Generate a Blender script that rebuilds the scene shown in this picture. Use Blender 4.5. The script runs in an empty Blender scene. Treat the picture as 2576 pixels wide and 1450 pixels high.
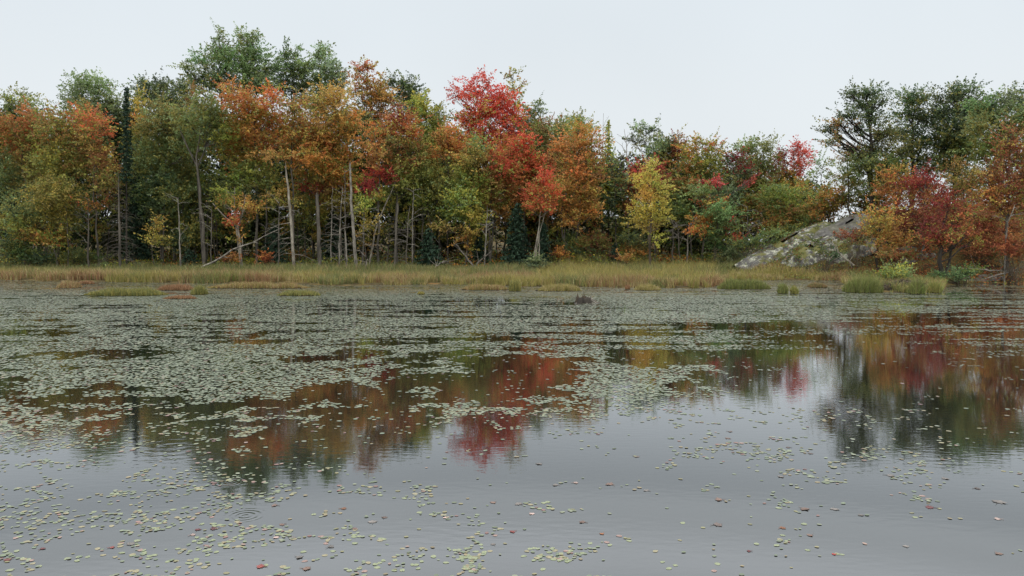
import bpy, math
import numpy as np
from math import radians as R_

SC = bpy.context.scene
COL = SC.collection
rng = np.random.default_rng(11)

# ------------------------------------------------------------------ camera, sky, sun, exposure
CAM_H = 2.75                      # metres above the pond
FF = 2003.0                      # focal length in units of a 2576 px wide frame
CX, CY = 1288.0, 725.0
PITCH = math.atan(119.0 / FF)
cam = bpy.data.cameras.new('camera')
cam.sensor_width = 36.0
cam.lens = 36.0 * FF / 2576.0
cam.clip_start, cam.clip_end = 0.1, 3000.0
cam_ob = bpy.data.objects.new('camera', cam)
COL.objects.link(cam_ob)
cam_ob.location = (0, 0, CAM_H)
cam_ob.rotation_euler = (math.pi / 2 - PITCH, 0, 0)
SC.camera = cam_ob

SUN_EL, SUN_AZ = 62.0, 200.0
world = bpy.data.worlds.new('World')
SC.world = world
world.use_nodes = True
wt = world.node_tree
wt.nodes.clear()
w_out = wt.nodes.new('ShaderNodeOutputWorld')
w_bg = wt.nodes.new('ShaderNodeBackground')
w_sky = wt.nodes.new('ShaderNodeTexSky')
w_sky.sky_type = 'NISHITA'
w_sky.sun_disc = False
w_sky.sun_elevation = R_(SUN_EL)
w_sky.sun_rotation = R_(SUN_AZ)
w_sky.dust_density = 6.0
w_hs = wt.nodes.new('ShaderNodeHueSaturation')
w_hs.inputs['Saturation'].default_value = 0.25
w_tc = wt.nodes.new('ShaderNodeTexCoord')
w_sep = wt.nodes.new('ShaderNodeSeparateXYZ')
w_rmp = wt.nodes.new('ShaderNodeValToRGB')
cr = w_rmp.color_ramp
cr.interpolation = 'EASE'
SKYK = 10.0                     # overcast cloud layer, in the same units as the sky texture
cr.elements[0].position = 0.0;  cr.elements[0].color = (0.198, 0.208, 0.213, 1)
cr.elements[1].position = 1.0;  cr.elements[1].color = (0.56, 0.57, 0.58, 1)
for p_, c_ in ((0.12, (0.196, 0.209, 0.217)), (0.285, (0.186, 0.202, 0.214)), (0.32, (0.26, 0.278, 0.290)), (0.38, (0.41, 0.432, 0.452)), (0.46, (0.47, 0.495, 0.515)), (0.62, (0.46, 0.475, 0.49))):
    e = cr.elements.new(p_); e.color = (*c_, 1)
# soft, very faint cloud structure
w_no = wt.nodes.new('ShaderNodeTexNoise')
w_no.inputs['Scale'].default_value = 2.2
w_no.inputs['Detail'].default_value = 3.0
w_mr = wt.nodes.new('ShaderNodeMapRange')
w_mr.inputs['From Min'].default_value = 0.3; w_mr.inputs['From Max'].default_value = 0.7
w_mr.inputs['To Min'].default_value = 0.97; w_mr.inputs['To Max'].default_value = 1.03
w_sc = wt.nodes.new('ShaderNodeVectorMath'); w_sc.operation = 'SCALE'
w_sc2 = wt.nodes.new('ShaderNodeVectorMath'); w_sc2.operation = 'SCALE'
w_sc2.inputs['Scale'].default_value = 0.04 
w_k = wt.nodes.new('ShaderNodeVectorMath'); w_k.operation = 'SCALE'
w_k.inputs['Scale'].default_value = 4.0 * SKYK
w_add = wt.nodes.new('ShaderNodeVectorMath'); w_add.operation = 'ADD'
L = wt.links.new
L(w_tc.outputs['Generated'], w_sep.inputs[0])
L(w_sep.outputs['Z'], w_rmp.inputs['Fac'])
L(w_tc.outputs['Generated'], w_no.inputs['Vector'])
L(w_no.outputs['Fac'], w_mr.inputs['Value'])
L(w_rmp.outputs['Color'], w_sc.inputs[0])
L(w_mr.outputs['Result'], w_sc.inputs['Scale'])
L(w_sc.outputs[0], w_k.inputs[0])
L(w_sky.outputs['Color'], w_hs.inputs['Color'])
L(w_hs.outputs['Color'], w_sc2.inputs[0])
L(w_k.outputs[0], w_add.inputs[0])
L(w_sc2.outputs[0], w_add.inputs[1])
L(w_add.outputs[0], w_bg.inputs['Color'])
w_bg.inputs['Strength'].default_value = 0.1
L(w_bg.outputs[0], w_out.inputs['Surface'])

sun = bpy.data.lights.new('sun', 'SUN')
sun.energy = 0.9
sun.angle = R_(40)
sun.color = (1.0, 0.97, 0.92)
sun_ob = bpy.data.objects.new('sun', sun)
COL.objects.link(sun_ob)
sun_ob.location = (0, -20, 60)
sun_ob.rotation_euler = (R_(90 - SUN_EL), 0, R_(-20))

SC.view_settings.view_transform = 'Standard'
SC.view_settings.look = 'None'
SC.view_settings.exposure = 0.0
SC.view_settings.gamma = 1.0
SC.view_settings.use_curve_mapping = False
SC.cycles.max_bounces = 6
SC.cycles.diffuse_bounces = 3
SC.cycles.glossy_bounces = 3
SC.cycles.transmission_bounces = 3
SC.cycles.use_denoising = True

# ------------------------------------------------------------------ helpers
CP, SP = math.cos(PITCH), math.sin(PITCH)

def P(fx, fy, d):
    """world point seen at (fx, fy) of the 2576 px frame, at distance Y = d"""
    u = (fx - CX) / FF
    v = (CY - fy) / FF
    dy = CP + v * SP
    dz = -SP + v * CP
    t = d / dy
    return np.array([u * t, d, CAM_H + dz * t])

def wpt(fx, fy):
    """where that ray meets the water"""
    u = (fx - CX) / FF
    v = (CY - fy) / FF
    dy = CP + v * SP
    dz = -SP + v * CP
    t = -CAM_H / dz
    return np.array([u * t, dy * t, 0.0])

def to_f(x, y, z):
    """frame position of world points"""
    dz = z - CAM_H
    fwd = y * CP - dz * SP
    up = y * SP + dz * CP
    return CX + FF * x / fwd, CY - FF * up / fwd

def _hash(ix, iy, s):
    h = (ix.astype(np.int64) * 374761393 + iy.astype(np.int64) * 668265263 + s * 1442695041) & 0xFFFFFFFF
    h = ((h ^ (h >> 13)) * 1274126177) & 0xFFFFFFFF
    h = h ^ (h >> 16)
    return (h & 0xFFFF) / 65535.0

def vnoise(x, y, s=0):
    x = np.asarray(x, float); y = np.asarray(y, float)
    ix = np.floor(x); iy = np.floor(y)
    fx = x - ix; fy = y - iy
    fx = fx * fx * (3 - 2 * fx); fy = fy * fy * (3 - 2 * fy)
    a = _hash(ix, iy, s); b = _hash(ix + 1, iy, s)
    c = _hash(ix, iy + 1, s); d = _hash(ix + 1, iy + 1, s)
    return (a * (1 - fx) + b * fx) * (1 - fy) + (c * (1 - fx) + d * fx) * fy

def fbm(x, y, s=0, o=4):
    v = 0; a = 0.5; t = 0
    for k in range(o):
        v = v + a * vnoise(x * 2 ** k + 17.3 * k, y * 2 ** k - 9.1 * k, s + k)
        t += a; a *= 0.5
    return v / t

def sstep(a, b, x):
    t = np.clip((x - a) / (b - a), 0, 1)
    return t * t * (3 - 2 * t)

def s2l(c):
    c = np.asarray(c, float) / 255.0
    return np.where(c <= 0.04045, c / 12.92, ((c + 0.055) / 1.055) ** 2.4)

class MB:
    """collects faces of one mesh"""
    def __init__(s):
        s.v = []; s.n = 0; s.idx = []; s.cnt = []; s.col = []
    def add(s, verts, faces, col=None):
        verts = np.asarray(verts, float).reshape(-1, 3)
        faces = np.asarray(faces, np.int64)
        s.v.append(verts)
        s.idx.append((faces + s.n).ravel())
        s.cnt.append(np.full(len(faces), faces.shape[1]))
        s.n += len(verts)
        if col is None: col = (0.5, 0.5, 0.5)
        col = np.asarray(col, float)
        if col.ndim == 1: col = np.tile(col, (len(faces), 1))
        s.col.append(col)
    def build(s, name, mat, parent=None, smooth=False, origin=None):
        me = bpy.data.meshes.new(name)
        v = np.concatenate(s.v)
        if origin is not None: v = v - np.asarray(origin)
        idx = np.concatenate(s.idx); cnt = np.concatenate(s.cnt)
        me.vertices.add(len(v)); me.vertices.foreach_set('co', v.ravel().astype(np.float32))
        me.loops.add(len(idx)); me.loops.foreach_set('vertex_index', idx.astype(np.int32))
        me.polygons.add(len(cnt))
        st = np.concatenate([[0], np.cumsum(cnt)[:-1]]).astype(np.int32)
        me.polygons.foreach_set('loop_start', st)
        if smooth: me.polygons.foreach_set('use_smooth', np.ones(len(cnt), bool))
        c = np.concatenate(s.col)
        at = me.attributes.new('tint', 'FLOAT_COLOR', 'FACE')
        at.data.foreach_set('color', np.concatenate([c, np.ones((len(c), 1))], 1).ravel().astype(np.float32))
        me.update(calc_edges=True)
        me.materials.append(mat)
        ob = bpy.data.objects.new(name, me)
        COL.objects.link(ob)
        if parent is not None: ob.parent = parent
        return ob

def tube(mb, pts, rad, sides=5, col=None, cap=True):
    pts = np.asarray(pts, float); rad = np.asarray(rad, float)
    n = len(pts)
    t = np.gradient(pts, axis=0)
    t /= np.linalg.norm(t, axis=1, keepdims=True) + 1e-9
    mean = t.mean(0)
    ref = np.array([0, 1, 0.0]) if abs(mean[1]) < 0.8 * np.linalg.norm(mean) else np.array([1.0, 0, 0])
    a = np.cross(t, ref); a /= np.linalg.norm(a, axis=1, keepdims=True) + 1e-9
    b = np.cross(t, a)
    th = np.linspace(0, 2 * np.pi, sides, endpoint=False)
    ring = pts[:, None, :] + rad[:, None, None] * (np.cos(th)[None, :, None] * a[:, None, :] + np.sin(th)[None, :, None] * b[:, None, :])
    i = np.arange(n - 1)[:, None] * sides; j = np.arange(sides)[None, :]; k = (j + 1) % sides
    f = np.stack([i + j, i + k, i + sides + k, i + sides + j], -1).reshape(-1, 4)
    mb.add(ring.reshape(-1, 3), f, col)
    if cap:
        mb.add(ring[-1], np.arange(sides)[None, :], col)
        mb.add(ring[0][::-1], np.arange(sides)[None, :], col)

def tag(o, label=None, cat=None, group=None, kind=None):
    if label: o['label'] = label
    if cat: o['category'] = cat
    if group: o['group'] = group
    if kind: o['kind'] = kind
    return o

def empty(name, loc):
    o = bpy.data.objects.new(name, None)
    o.empty_display_size = 0.3
    COL.objects.link(o)
    o.location = tuple(float(c) for c in loc)
    return o

# ------------------------------------------------------------------ materials
def new_mat(name):
    m = bpy.data.materials.new(name); m.use_nodes = True
    nt = m.node_tree; nt.nodes.clear()
    out = nt.nodes.new('ShaderNodeOutputMaterial')
    return m, nt, out

def leaf_material(name, transl=0.35, rough=0.55, spec=0.25):
    m, nt, out = new_mat(name)
    at = nt.nodes.new('ShaderNodeAttribute'); at.attribute_name = 'tint'
    pr = nt.nodes.new('ShaderNodeBsdfPrincipled')
    pr.inputs['Roughness'].default_value = rough
    pr.inputs['Specular IOR Level'].default_value = spec
    tr = nt.nodes.new('ShaderNodeBsdfTranslucent')
    mx = nt.nodes.new('ShaderNodeMixShader'); mx.inputs[0].default_value = transl
    nt.links.new(at.outputs['Color'], pr.inputs['Base Color'])
    nt.links.new(at.outputs['Color'], tr.inputs['Color'])
    nt.links.new(pr.outputs[0], mx.inputs[1]); nt.links.new(tr.outputs[0], mx.inputs[2])
    nt.links.new(mx.outputs[0], out.inputs['Surface'])
    return m

def bark_material(name, c1, c2, scale=3.0, stretch=0.18, rough=0.9):
    m, nt, out = new_mat(name)
    tc = nt.nodes.new('ShaderNodeTexCoord')
    mp = nt.nodes.new('ShaderNodeMapping'); mp.inputs['Scale'].default_value = (1, 1, stretch)
    no = nt.nodes.new('ShaderNodeTexNoise'); no.inputs['Scale'].default_value = scale; no.inputs['Detail'].default_value = 6
    rp = nt.nodes.new('ShaderNodeValToRGB')
    rp.color_ramp.elements[0].position = 0.35; rp.color_ramp.elements[0].color = (*s2l(c1), 1)
    rp.color_ramp.elements[1].position = 0.68; rp.color_ramp.elements[1].color = (*s2l(c2), 1)
    pr = nt.nodes.new('ShaderNodeBsdfPrincipled'); pr.inputs['Roughness'].default_value = rough
    pr.inputs['Specular IOR Level'].default_value = 0.2
    bp = nt.nodes.new('ShaderNodeBump'); bp.inputs['Strength'].default_value = 0.6; bp.inputs['Distance'].default_value = 0.03
    ln = nt.links.new
    ln(tc.outputs['Object'], mp.inputs[0]); ln(mp.outputs[0], no.inputs['Vector'])
    ln(no.outputs['Fac'], rp.inputs[0]); ln(rp.outputs[0], pr.inputs['Base Color'])
    ln(no.outputs['Fac'], bp.inputs['Height']); ln(bp.outputs[0], pr.inputs['Normal'])
    ln(pr.outputs[0], out.inputs['Surface'])
    return m

M_LEAF = leaf_material('leaf', 0.45)
M_NEEDLE = leaf_material('needle', 0.12, 0.7)
M_GRASS = leaf_material('grass_blade', 0.3, 0.6)
M_PAD = leaf_material('lily_pad', 0.0, 0.42, 0.5)
M_BARK = {
    'grey': bark_material('grey_bark', (62, 58, 52), (108, 101, 90), 4.0),
    'pale': bark_material('pale_bark', (98, 91, 80), (158, 150, 134), 4.0, 0.5),
    'dark': bark_material('dark_bark', (40, 36, 32), (72, 66, 58), 4.0),
    'brown': bark_material('brown_bark', (62, 54, 44), (104, 92, 76), 4.0),
    'dead': bark_material('weathered_wood', (84, 79, 72), (150, 143, 130), 6.0, 0.3),
    'twig': bark_material('dead_twig', (104, 99, 91), (148, 141, 129), 3.0, 1.0),
}

def material_water():
    m, nt, out = new_mat('pond_water')
    tc = nt.nodes.new('ShaderNodeTexCoord')
    ln = nt.links.new
    # light ripple: two scales of noise
    mp = nt.nodes.new('ShaderNodeMapping'); mp.inputs['Scale'].default_value = (0.9, 2.2, 1)
    n1 = nt.nodes.new('ShaderNodeTexNoise'); n1.inputs['Scale'].default_value = 5.0; n1.inputs['Detail'].default_value = 2.0
    n2 = nt.nodes.new('ShaderNodeTexNoise'); n2.inputs['Scale'].default_value = 0.25; n2.inputs['Detail'].default_value = 2.0
    amp = nt.nodes.new('ShaderNodeMapRange')
    amp.inputs['From Min'].default_value = 0.35; amp.inputs['From Max'].default_value = 0.65
    amp.inputs['To Min'].default_value = 0.25; amp.inputs['To Max'].default_value = 1.0
    mu = nt.nodes.new('ShaderNodeMath'); mu.operation = 'MULTIPLY'
    ln(tc.outputs['Object'], mp.inputs[0]); ln(mp.outputs[0], n1.inputs['Vector'])
    ln(tc.outputs['Object'], n2.inputs['Vector']); ln(n2.outputs['Fac'], amp.inputs['Value'])
    ln(n1.outputs['Fac'], mu.inputs[0]); ln(amp.outputs[0], mu.inputs[1])
    h = mu.outputs[0]
    # rings left by rising fish
    for (fx, fy, rad, st) in RINGS:
        c = wpt(fx, fy)
        sb = nt.nodes.new('ShaderNodeVectorMath'); sb.operation = 'DISTANCE'
        sb.inputs[1].default_value = (c[0], c[1], 0)
        ln(tc.outputs['Object'], sb.inputs[0])
        sn = nt.nodes.new('ShaderNodeMath'); sn.operation = 'MULTIPLY'; sn.inputs[1].default_value = 2 * math.pi / (rad / 4.0)
        ln(sb.outputs['Value'], sn.inputs[0])
        si = nt.nodes.new('ShaderNodeMath'); si.operation = 'SINE'; ln(sn.outputs[0], si.inputs[0])
        fo = nt.nodes.new('ShaderNodeMapRange'); fo.interpolation_type = 'SMOOTHSTEP'
        fo.inputs['From Min'].default_value = rad * 0.55; fo.inputs['From Max'].default_value = rad
        fo.inputs['To Min'].default_value = st; fo.inputs['To Max'].default_value = 0.0
        ln(sb.outputs['Value'], fo.inputs['Value'])
        m2 = nt.nodes.new('ShaderNodeMath'); m2.operation = 'MULTIPLY'
        ln(si.outputs[0], m2.inputs[0]); ln(fo.outputs[0], m2.inputs[1])
        ad = nt.nodes.new('ShaderNodeMath'); ad.operation = 'ADD'
        ln(h, ad.inputs[0]); ln(m2.outputs[0], ad.inputs[1]); h = ad.outputs[0]
    bp = nt.nodes.new('ShaderNodeBump'); bp.inputs['Strength'].default_value = 1.0; bp.inputs['Distance'].default_value = WATER_BUMP
    ln(h, bp.inputs['Height'])
    fr = nt.nodes.new('ShaderNodeFresnel'); fr.inputs['IOR'].default_value = WATER_IOR
    ln(bp.outputs[0], fr.inputs['Normal'])
    df = nt.nodes.new('ShaderNodeBsdfDiffuse'); df.inputs['Color'].default_value = WATER_BODY
    gl = nt.nodes.new('ShaderNodeBsdfGlossy'); gl.inputs['Roughness'].default_value = 0.03
    gl.inputs['Color'].default_value = (0.97, 0.985, 1.0, 1)
    ln(bp.outputs[0], gl.inputs['Normal'])
    mx = nt.nodes.new('ShaderNodeMixShader')
    gn = nt.nodes.new('ShaderNodeMath'); gn.operation = 'MULTIPLY'; gn.use_clamp = True; gn.inputs[1].default_value = WATER_GAIN
    ln(fr.outputs[0], gn.inputs[0])
    ln(gn.outputs[0], mx.inputs[0]); ln(df.outputs[0], mx.inputs[1]); ln(gl.outputs[0], mx.inputs[2])
    ln(mx.outputs[0], out.inputs['Surface'])
    return m

RINGS = [(617, 1298, 0.25, 0.22), (578, 1214, 0.22, 0.16), (440, 1125, 0.9, 0.14)]
WATER_BUMP = 0.0012
WATER_IOR = 1.33
WATER_GAIN = 1.7
WATER_BODY = (0.012, 0.012, 0.010, 1)

def material_noise(name, cols, scale=1.0, detail=8, rough=0.95, bump=0.05, attr=False):
    """ground-like surface: a ramp of colours over noise"""
    m, nt, out = new_mat(name)
    ln = nt.links.new
    tc = nt.nodes.new('ShaderNodeTexCoord')
    no = nt.nodes.new('ShaderNodeTexNoise'); no.inputs['Scale'].default_value = scale; no.inputs['Detail'].default_value = detail
    no.inputs['Roughness'].default_value = 0.68
    rp = nt.nodes.new('ShaderNodeValToRGB')
    el = rp.color_ramp.elements
    for k, (p, c) in enumerate(cols):
        e = el[k] if k < 2 else el.new(p)
        e.position = p; e.color = (*s2l(c), 1)
    pr = nt.nodes.new('ShaderNodeBsdfPrincipled'); pr.inputs['Roughness'].default_value = rough
    pr.inputs['Specular IOR Level'].default_value = 0.15
    bp = nt.nodes.new('ShaderNodeBump'); bp.inputs['Strength'].default_value = 0.8; bp.inputs['Distance'].default_value = bump
    ln(tc.outputs['Object'], no.inputs['Vector']); ln(no.outputs['Fac'], rp.inputs[0])
    ln(rp.outputs[0], pr.inputs['Base Color']); ln(no.outputs['Fac'], bp.inputs['Height'])
    ln(bp.outputs[0], pr.inputs['Normal']); ln(pr.outputs[0], out.inputs['Surface'])
    return m

# ------------------------------------------------------------------ terrain
SHORE = [(-900, 702), (0, 705), (150, 708), (300, 710), (480, 713), (600, 712), (700, 714), (850, 720), (960, 717), (1060, 716),
         (1150, 716), (1290, 721), (1450, 722), (1560, 722), (1660, 724), (1740, 727), (1800, 722), (1850, 708), (1930, 706), (2110, 706),
         (2140, 728), (2200, 735), (2300, 738), (2370, 736), (2385, 718), (2480, 712), (2576, 712), (3600, 700)]
SH_U = np.array([(a - CX) / FF for a, b in SHORE])
SH_Y = np.array([wpt(a, b)[1] for a, b in SHORE])
CREST = [(1300, 668), (1800, 668), (1880, 642), (2000, 590), (2080, 562), (2165, 535), (2300, 528), (2576, 522), (3600, 520)]
CR_U = np.array([(a - CX) / FF for a, b in CREST])
CR_Z = np.array([P(a, b, 64)[2] for a, b in CREST]) - 0.2

def shore_y(x, y):
    u = np.asarray(x, float) / np.maximum(np.asarray(y, float), 4.0)
    return np.interp(u, SH_U, SH_Y)

def ground(x, y):
    x = np.asarray(x, float); y = np.asarray(y, float)
    u = x / np.maximum(y, 4.0)
    s = np.interp(u, SH_U, SH_Y)
    into = y - s
    z = -0.55 + 0.63 * sstep(-2.0, 0.4, into)
    z = z + 0.25 * sstep(0, 16, into)
    z = z + 0.075 * np.clip(y - 69, 0, 70) * np.where(u < 0.2, 1, np.clip(1 - (u - 0.2) / 0.08, 0, 1))
    z = z + 1.2 * sstep(63, 69, y) * np.exp(-((u - 0.11) / 0.07) ** 2)
    hz = np.interp(u, CR_U, CR_Z)
    foot = np.interp(u, [0.26, 0.40, 0.52, 0.60], [57.5, 56, 53.5, 53])
    hill = np.clip(hz - 0.35, 0, 20) * sstep(foot - 1.0, 63.5, y)
    z = z + np.where(u > 0.2, hill, 0) * sstep(0.0, 1.0, into)
    z = z + 0.12 * (fbm(x * 0.5, y * 0.5, 3) - 0.5) * sstep(0, 3, into)
    # the bank the photographer stands on, behind the camera
    z = np.where(y < 6, -0.55 + 2.0 * sstep(3.4, 0.2, y), z)
    return z

def gp(fx, d):
    """ground point under frame column fx at distance d"""
    x = (fx - CX) / FF * d
    return np.array([x, d, float(ground(x, d))])

def axis(parts):
    a = []
    for lo, hi, st in parts:
        a.extend(np.arange(lo, hi, st))
    return np.array(a + [parts[-1][1]])

gx = axis([(-420, -80, 20), (-80, -46, 2.0), (-46, 48, 0.7), (48, 90, 2.0), (90, 420, 20)])
gy = axis([(-80, -4, 8), (-4, 8, 0.5), (8, 34, 2.0), (34, 74, 0.6), (74, 130, 2.0), (130, 420, 20)])
GX, GY = np.meshgrid(gx, gy)
GZ = ground(GX, GY)
nx, ny = len(gx), len(gy)
i = np.arange(ny - 1)[:, None] * nx; j = np.arange(nx - 1)[None, :]
gf = np.stack([i + j, i + j + 1, i + nx + j + 1, i + nx + j], -1).reshape(-1, 4)
mb = MB(); mb.add(np.stack([GX, GY, GZ], -1).reshape(-1, 3), gf)
M_GROUND = material_noise('forest_floor', [(0.30, (34, 28, 20)), (0.72, (120, 84, 50)), (0.45, (58, 50, 30)), (0.56, (86, 74, 40))], 0.9, 10, 0.95, 0.12)
tag(mb.build('ground', M_GROUND, smooth=True), kind='structure')

mb = MB()
wx = np.linspace(-95, 95, 60); wy = np.linspace(1.0, 70, 40)
WX, WY = np.meshgrid(wx, wy)
i = np.arange(39)[:, None] * 60; j = np.arange(59)[None, :]
wf = np.stack([i + j, i + j + 1, i + 61, i + 60], -1) if False else np.stack([i + j, i + j + 1, i + 60 + j + 1, i + 60 + j], -1)
mb.add(np.stack([WX, WY, 0 * WX], -1).reshape(-1, 3), wf.reshape(-1, 4))
tag(mb.build('pond_water', material_water(), smooth=True), kind='structure')
# ------------------------------------------------------------------ trees
def pal(*cs): return np.array([s2l(c) for c in cs])
PAL = {
    'G':  pal((130, 152, 92), (144, 162, 102), (116, 140, 82)),
    'DG': pal((78, 98, 62), (92, 110, 70), (68, 86, 56), (102, 112, 68)),
    'LG': pal((156, 172, 126), (164, 176, 134), (144, 160, 116)),
    'YG': pal((166, 162, 58), (146, 152, 54), (186, 172, 64), (124, 142, 54)),
    'Y':  pal((220, 192, 78), (206, 180, 70), (184, 170, 70)),
    'O':  pal((206, 138, 58), (200, 148, 62), (212, 152, 62), (184, 136, 58), (202, 120, 54)),
    'RO': pal((206, 108, 54), (200, 122, 58), (192, 106, 52)),
    'R':  pal((216, 84, 54), (222, 98, 58), (200, 80, 52)),
    'CR': pal((206, 84, 68), (190, 72, 58), (212, 100, 82)),
    'BR': pal((168, 114, 62), (158, 106, 58), (178, 126, 68), (146, 108, 58)),
    'OL': pal((124, 130, 58), (136, 132, 56), (108, 120, 54), (146, 138, 58)),
    'YO': pal((202, 166, 84), (190, 154, 80), (180, 148, 76)),
    'DR': pal((136, 42, 44), (160, 54, 48), (120, 44, 40)),
    'SP': pal((44, 64, 48), (54, 74, 52), (38, 56, 42)),
    'DK': pal((52, 66, 40), (64, 74, 42), (44, 56, 36), (70, 72, 40)),  # greens darkened to carry the deep wood's shade in the leaf colour
    'RB': pal((138, 78, 48), (152, 88, 50), (118, 74, 46), (126, 60, 42)),
}
LEAF_K = 1.0
LEAF_S = 0.82
DESAT = 0.11

def leaf_quads(mb, c, size, up, col, g, aspect=0.62):
    n = len(c)
    nr = g.normal(size=(n, 3)); nr[:, 2] += up
    nr /= np.linalg.norm(nr, axis=1, keepdims=True)
    t = np.cross(nr, g.normal(size=(n, 3))); t /= np.linalg.norm(t, axis=1, keepdims=True) + 1e-9
    b = np.cross(nr, t)
    s = (np.asarray(size) * g.uniform(0.5, 1.4, n))[:, None] * 0.5
    v = np.stack([c + t * s, c + b * s * aspect, c - t * s, c - b * s * aspect], 1)
    f = np.arange(n * 4).reshape(n, 4)
    mb.add(v.reshape(-1, 3), f, col)

def leaf_colours(p, n_cl, n_leaf, g):
    a = g.integers(0, len(p), n_cl)
    base = p[a] * g.uniform(0.78, 1.22, (n_cl, 1))
    c = np.repeat(base, n_leaf, 0)
    m = g.random(len(c)) < 0.35
    c[m] = p[g.integers(0, len(p), m.sum())]
    c = c + DESAT * ((c @ np.array([.3, .6, .1]))[:, None] - c)
    return np.clip(c * g.uniform(0.75, 1.25, (len(c), 1)) * LEAF_K, 0.003, 0.85)

WARM = ('O', 'RO', 'R', 'CR', 'BR', 'YO', 'DR')
def crown_lobe(mb, C, r, p, g, dens=1.0, leaf=0.2, rc=0.42, cover=2.4, mix=None):
    """sprays of leaves: each a tapering run of leaves growing out and up from the lobe's middle"""
    leaf = leaf * LEAF_S
    area = math.pi * r[0] * r[2]
    per = 30
    leaf_area = leaf * leaf * 0.31 * 0.5
    ncl = max(3, int(area * cover * dens / (leaf_area * per)))
    p = p * g.uniform(.84, 1.16, (1, 3)) * g.uniform(.88, 1.12)
    q = g.normal(size=(ncl, 3)) * np.array([.43, .45, .52])
    ln = np.linalg.norm(q, axis=1, keepdims=True)
    q = q * np.minimum(1, 1.25 / np.maximum(ln, 1e-6))
    q += 0.18 * g.normal(size=(1, 3)) * np.array([1, 1, .6])
    cc = C + q * r
    out = q / (np.linalg.norm(q, axis=1, keepdims=True) + 1e-6)
    dr = out * np.array([1, 1, .35]) + g.normal(size=(ncl, 3)) * 0.45 + np.array([0, 0, .30])
    dr /= np.linalg.norm(dr, axis=1, keepdims=True)
    L_ = g.uniform(0.5, 1.5, (ncl, 1, 1)) * rc * 2.0
    t = g.uniform(-0.35, 1, (ncl, per, 1))
    wd = (1.05 - np.abs(t)) * rc * 0.62
    o = dr[:, None, :] * t * L_ + g.normal(size=(ncl, per, 3)) * wd * np.array([.8, .8, .5]) * 0.75
    pts = (cc[:, None, :] + o).reshape(-1, 3)
    col = leaf_colours(p, ncl, per, g)
    if mix is not None:
        m = np.repeat(g.random(ncl) < 0.32, per) & (g.random(len(col)) < .8)
        col[m] = leaf_colours(mix, 1, int(m.sum()), g)
    leaf_quads(mb, pts, leaf, 0.9, col, g)
    return cc

def limb_path(a, b, g, n=4, sag=0.12):
    t = np.linspace(0, 1, n)[:, None]
    d = np.linalg.norm(b - a)
    mid = np.array([0, 0, d * sag])
    p = a + (b - a) * t + mid * (np.sin(t * np.pi) * -0.6 + 0)
    p[1:-1] += g.normal(size=(n - 2, 3)) * d * 0.035
    return p

def at_height(path, z):
    zz = path[:, 2]
    return np.array([np.interp(z, zz, path[:, 0]), np.interp(z, zz, path[:, 1]), z])

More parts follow.
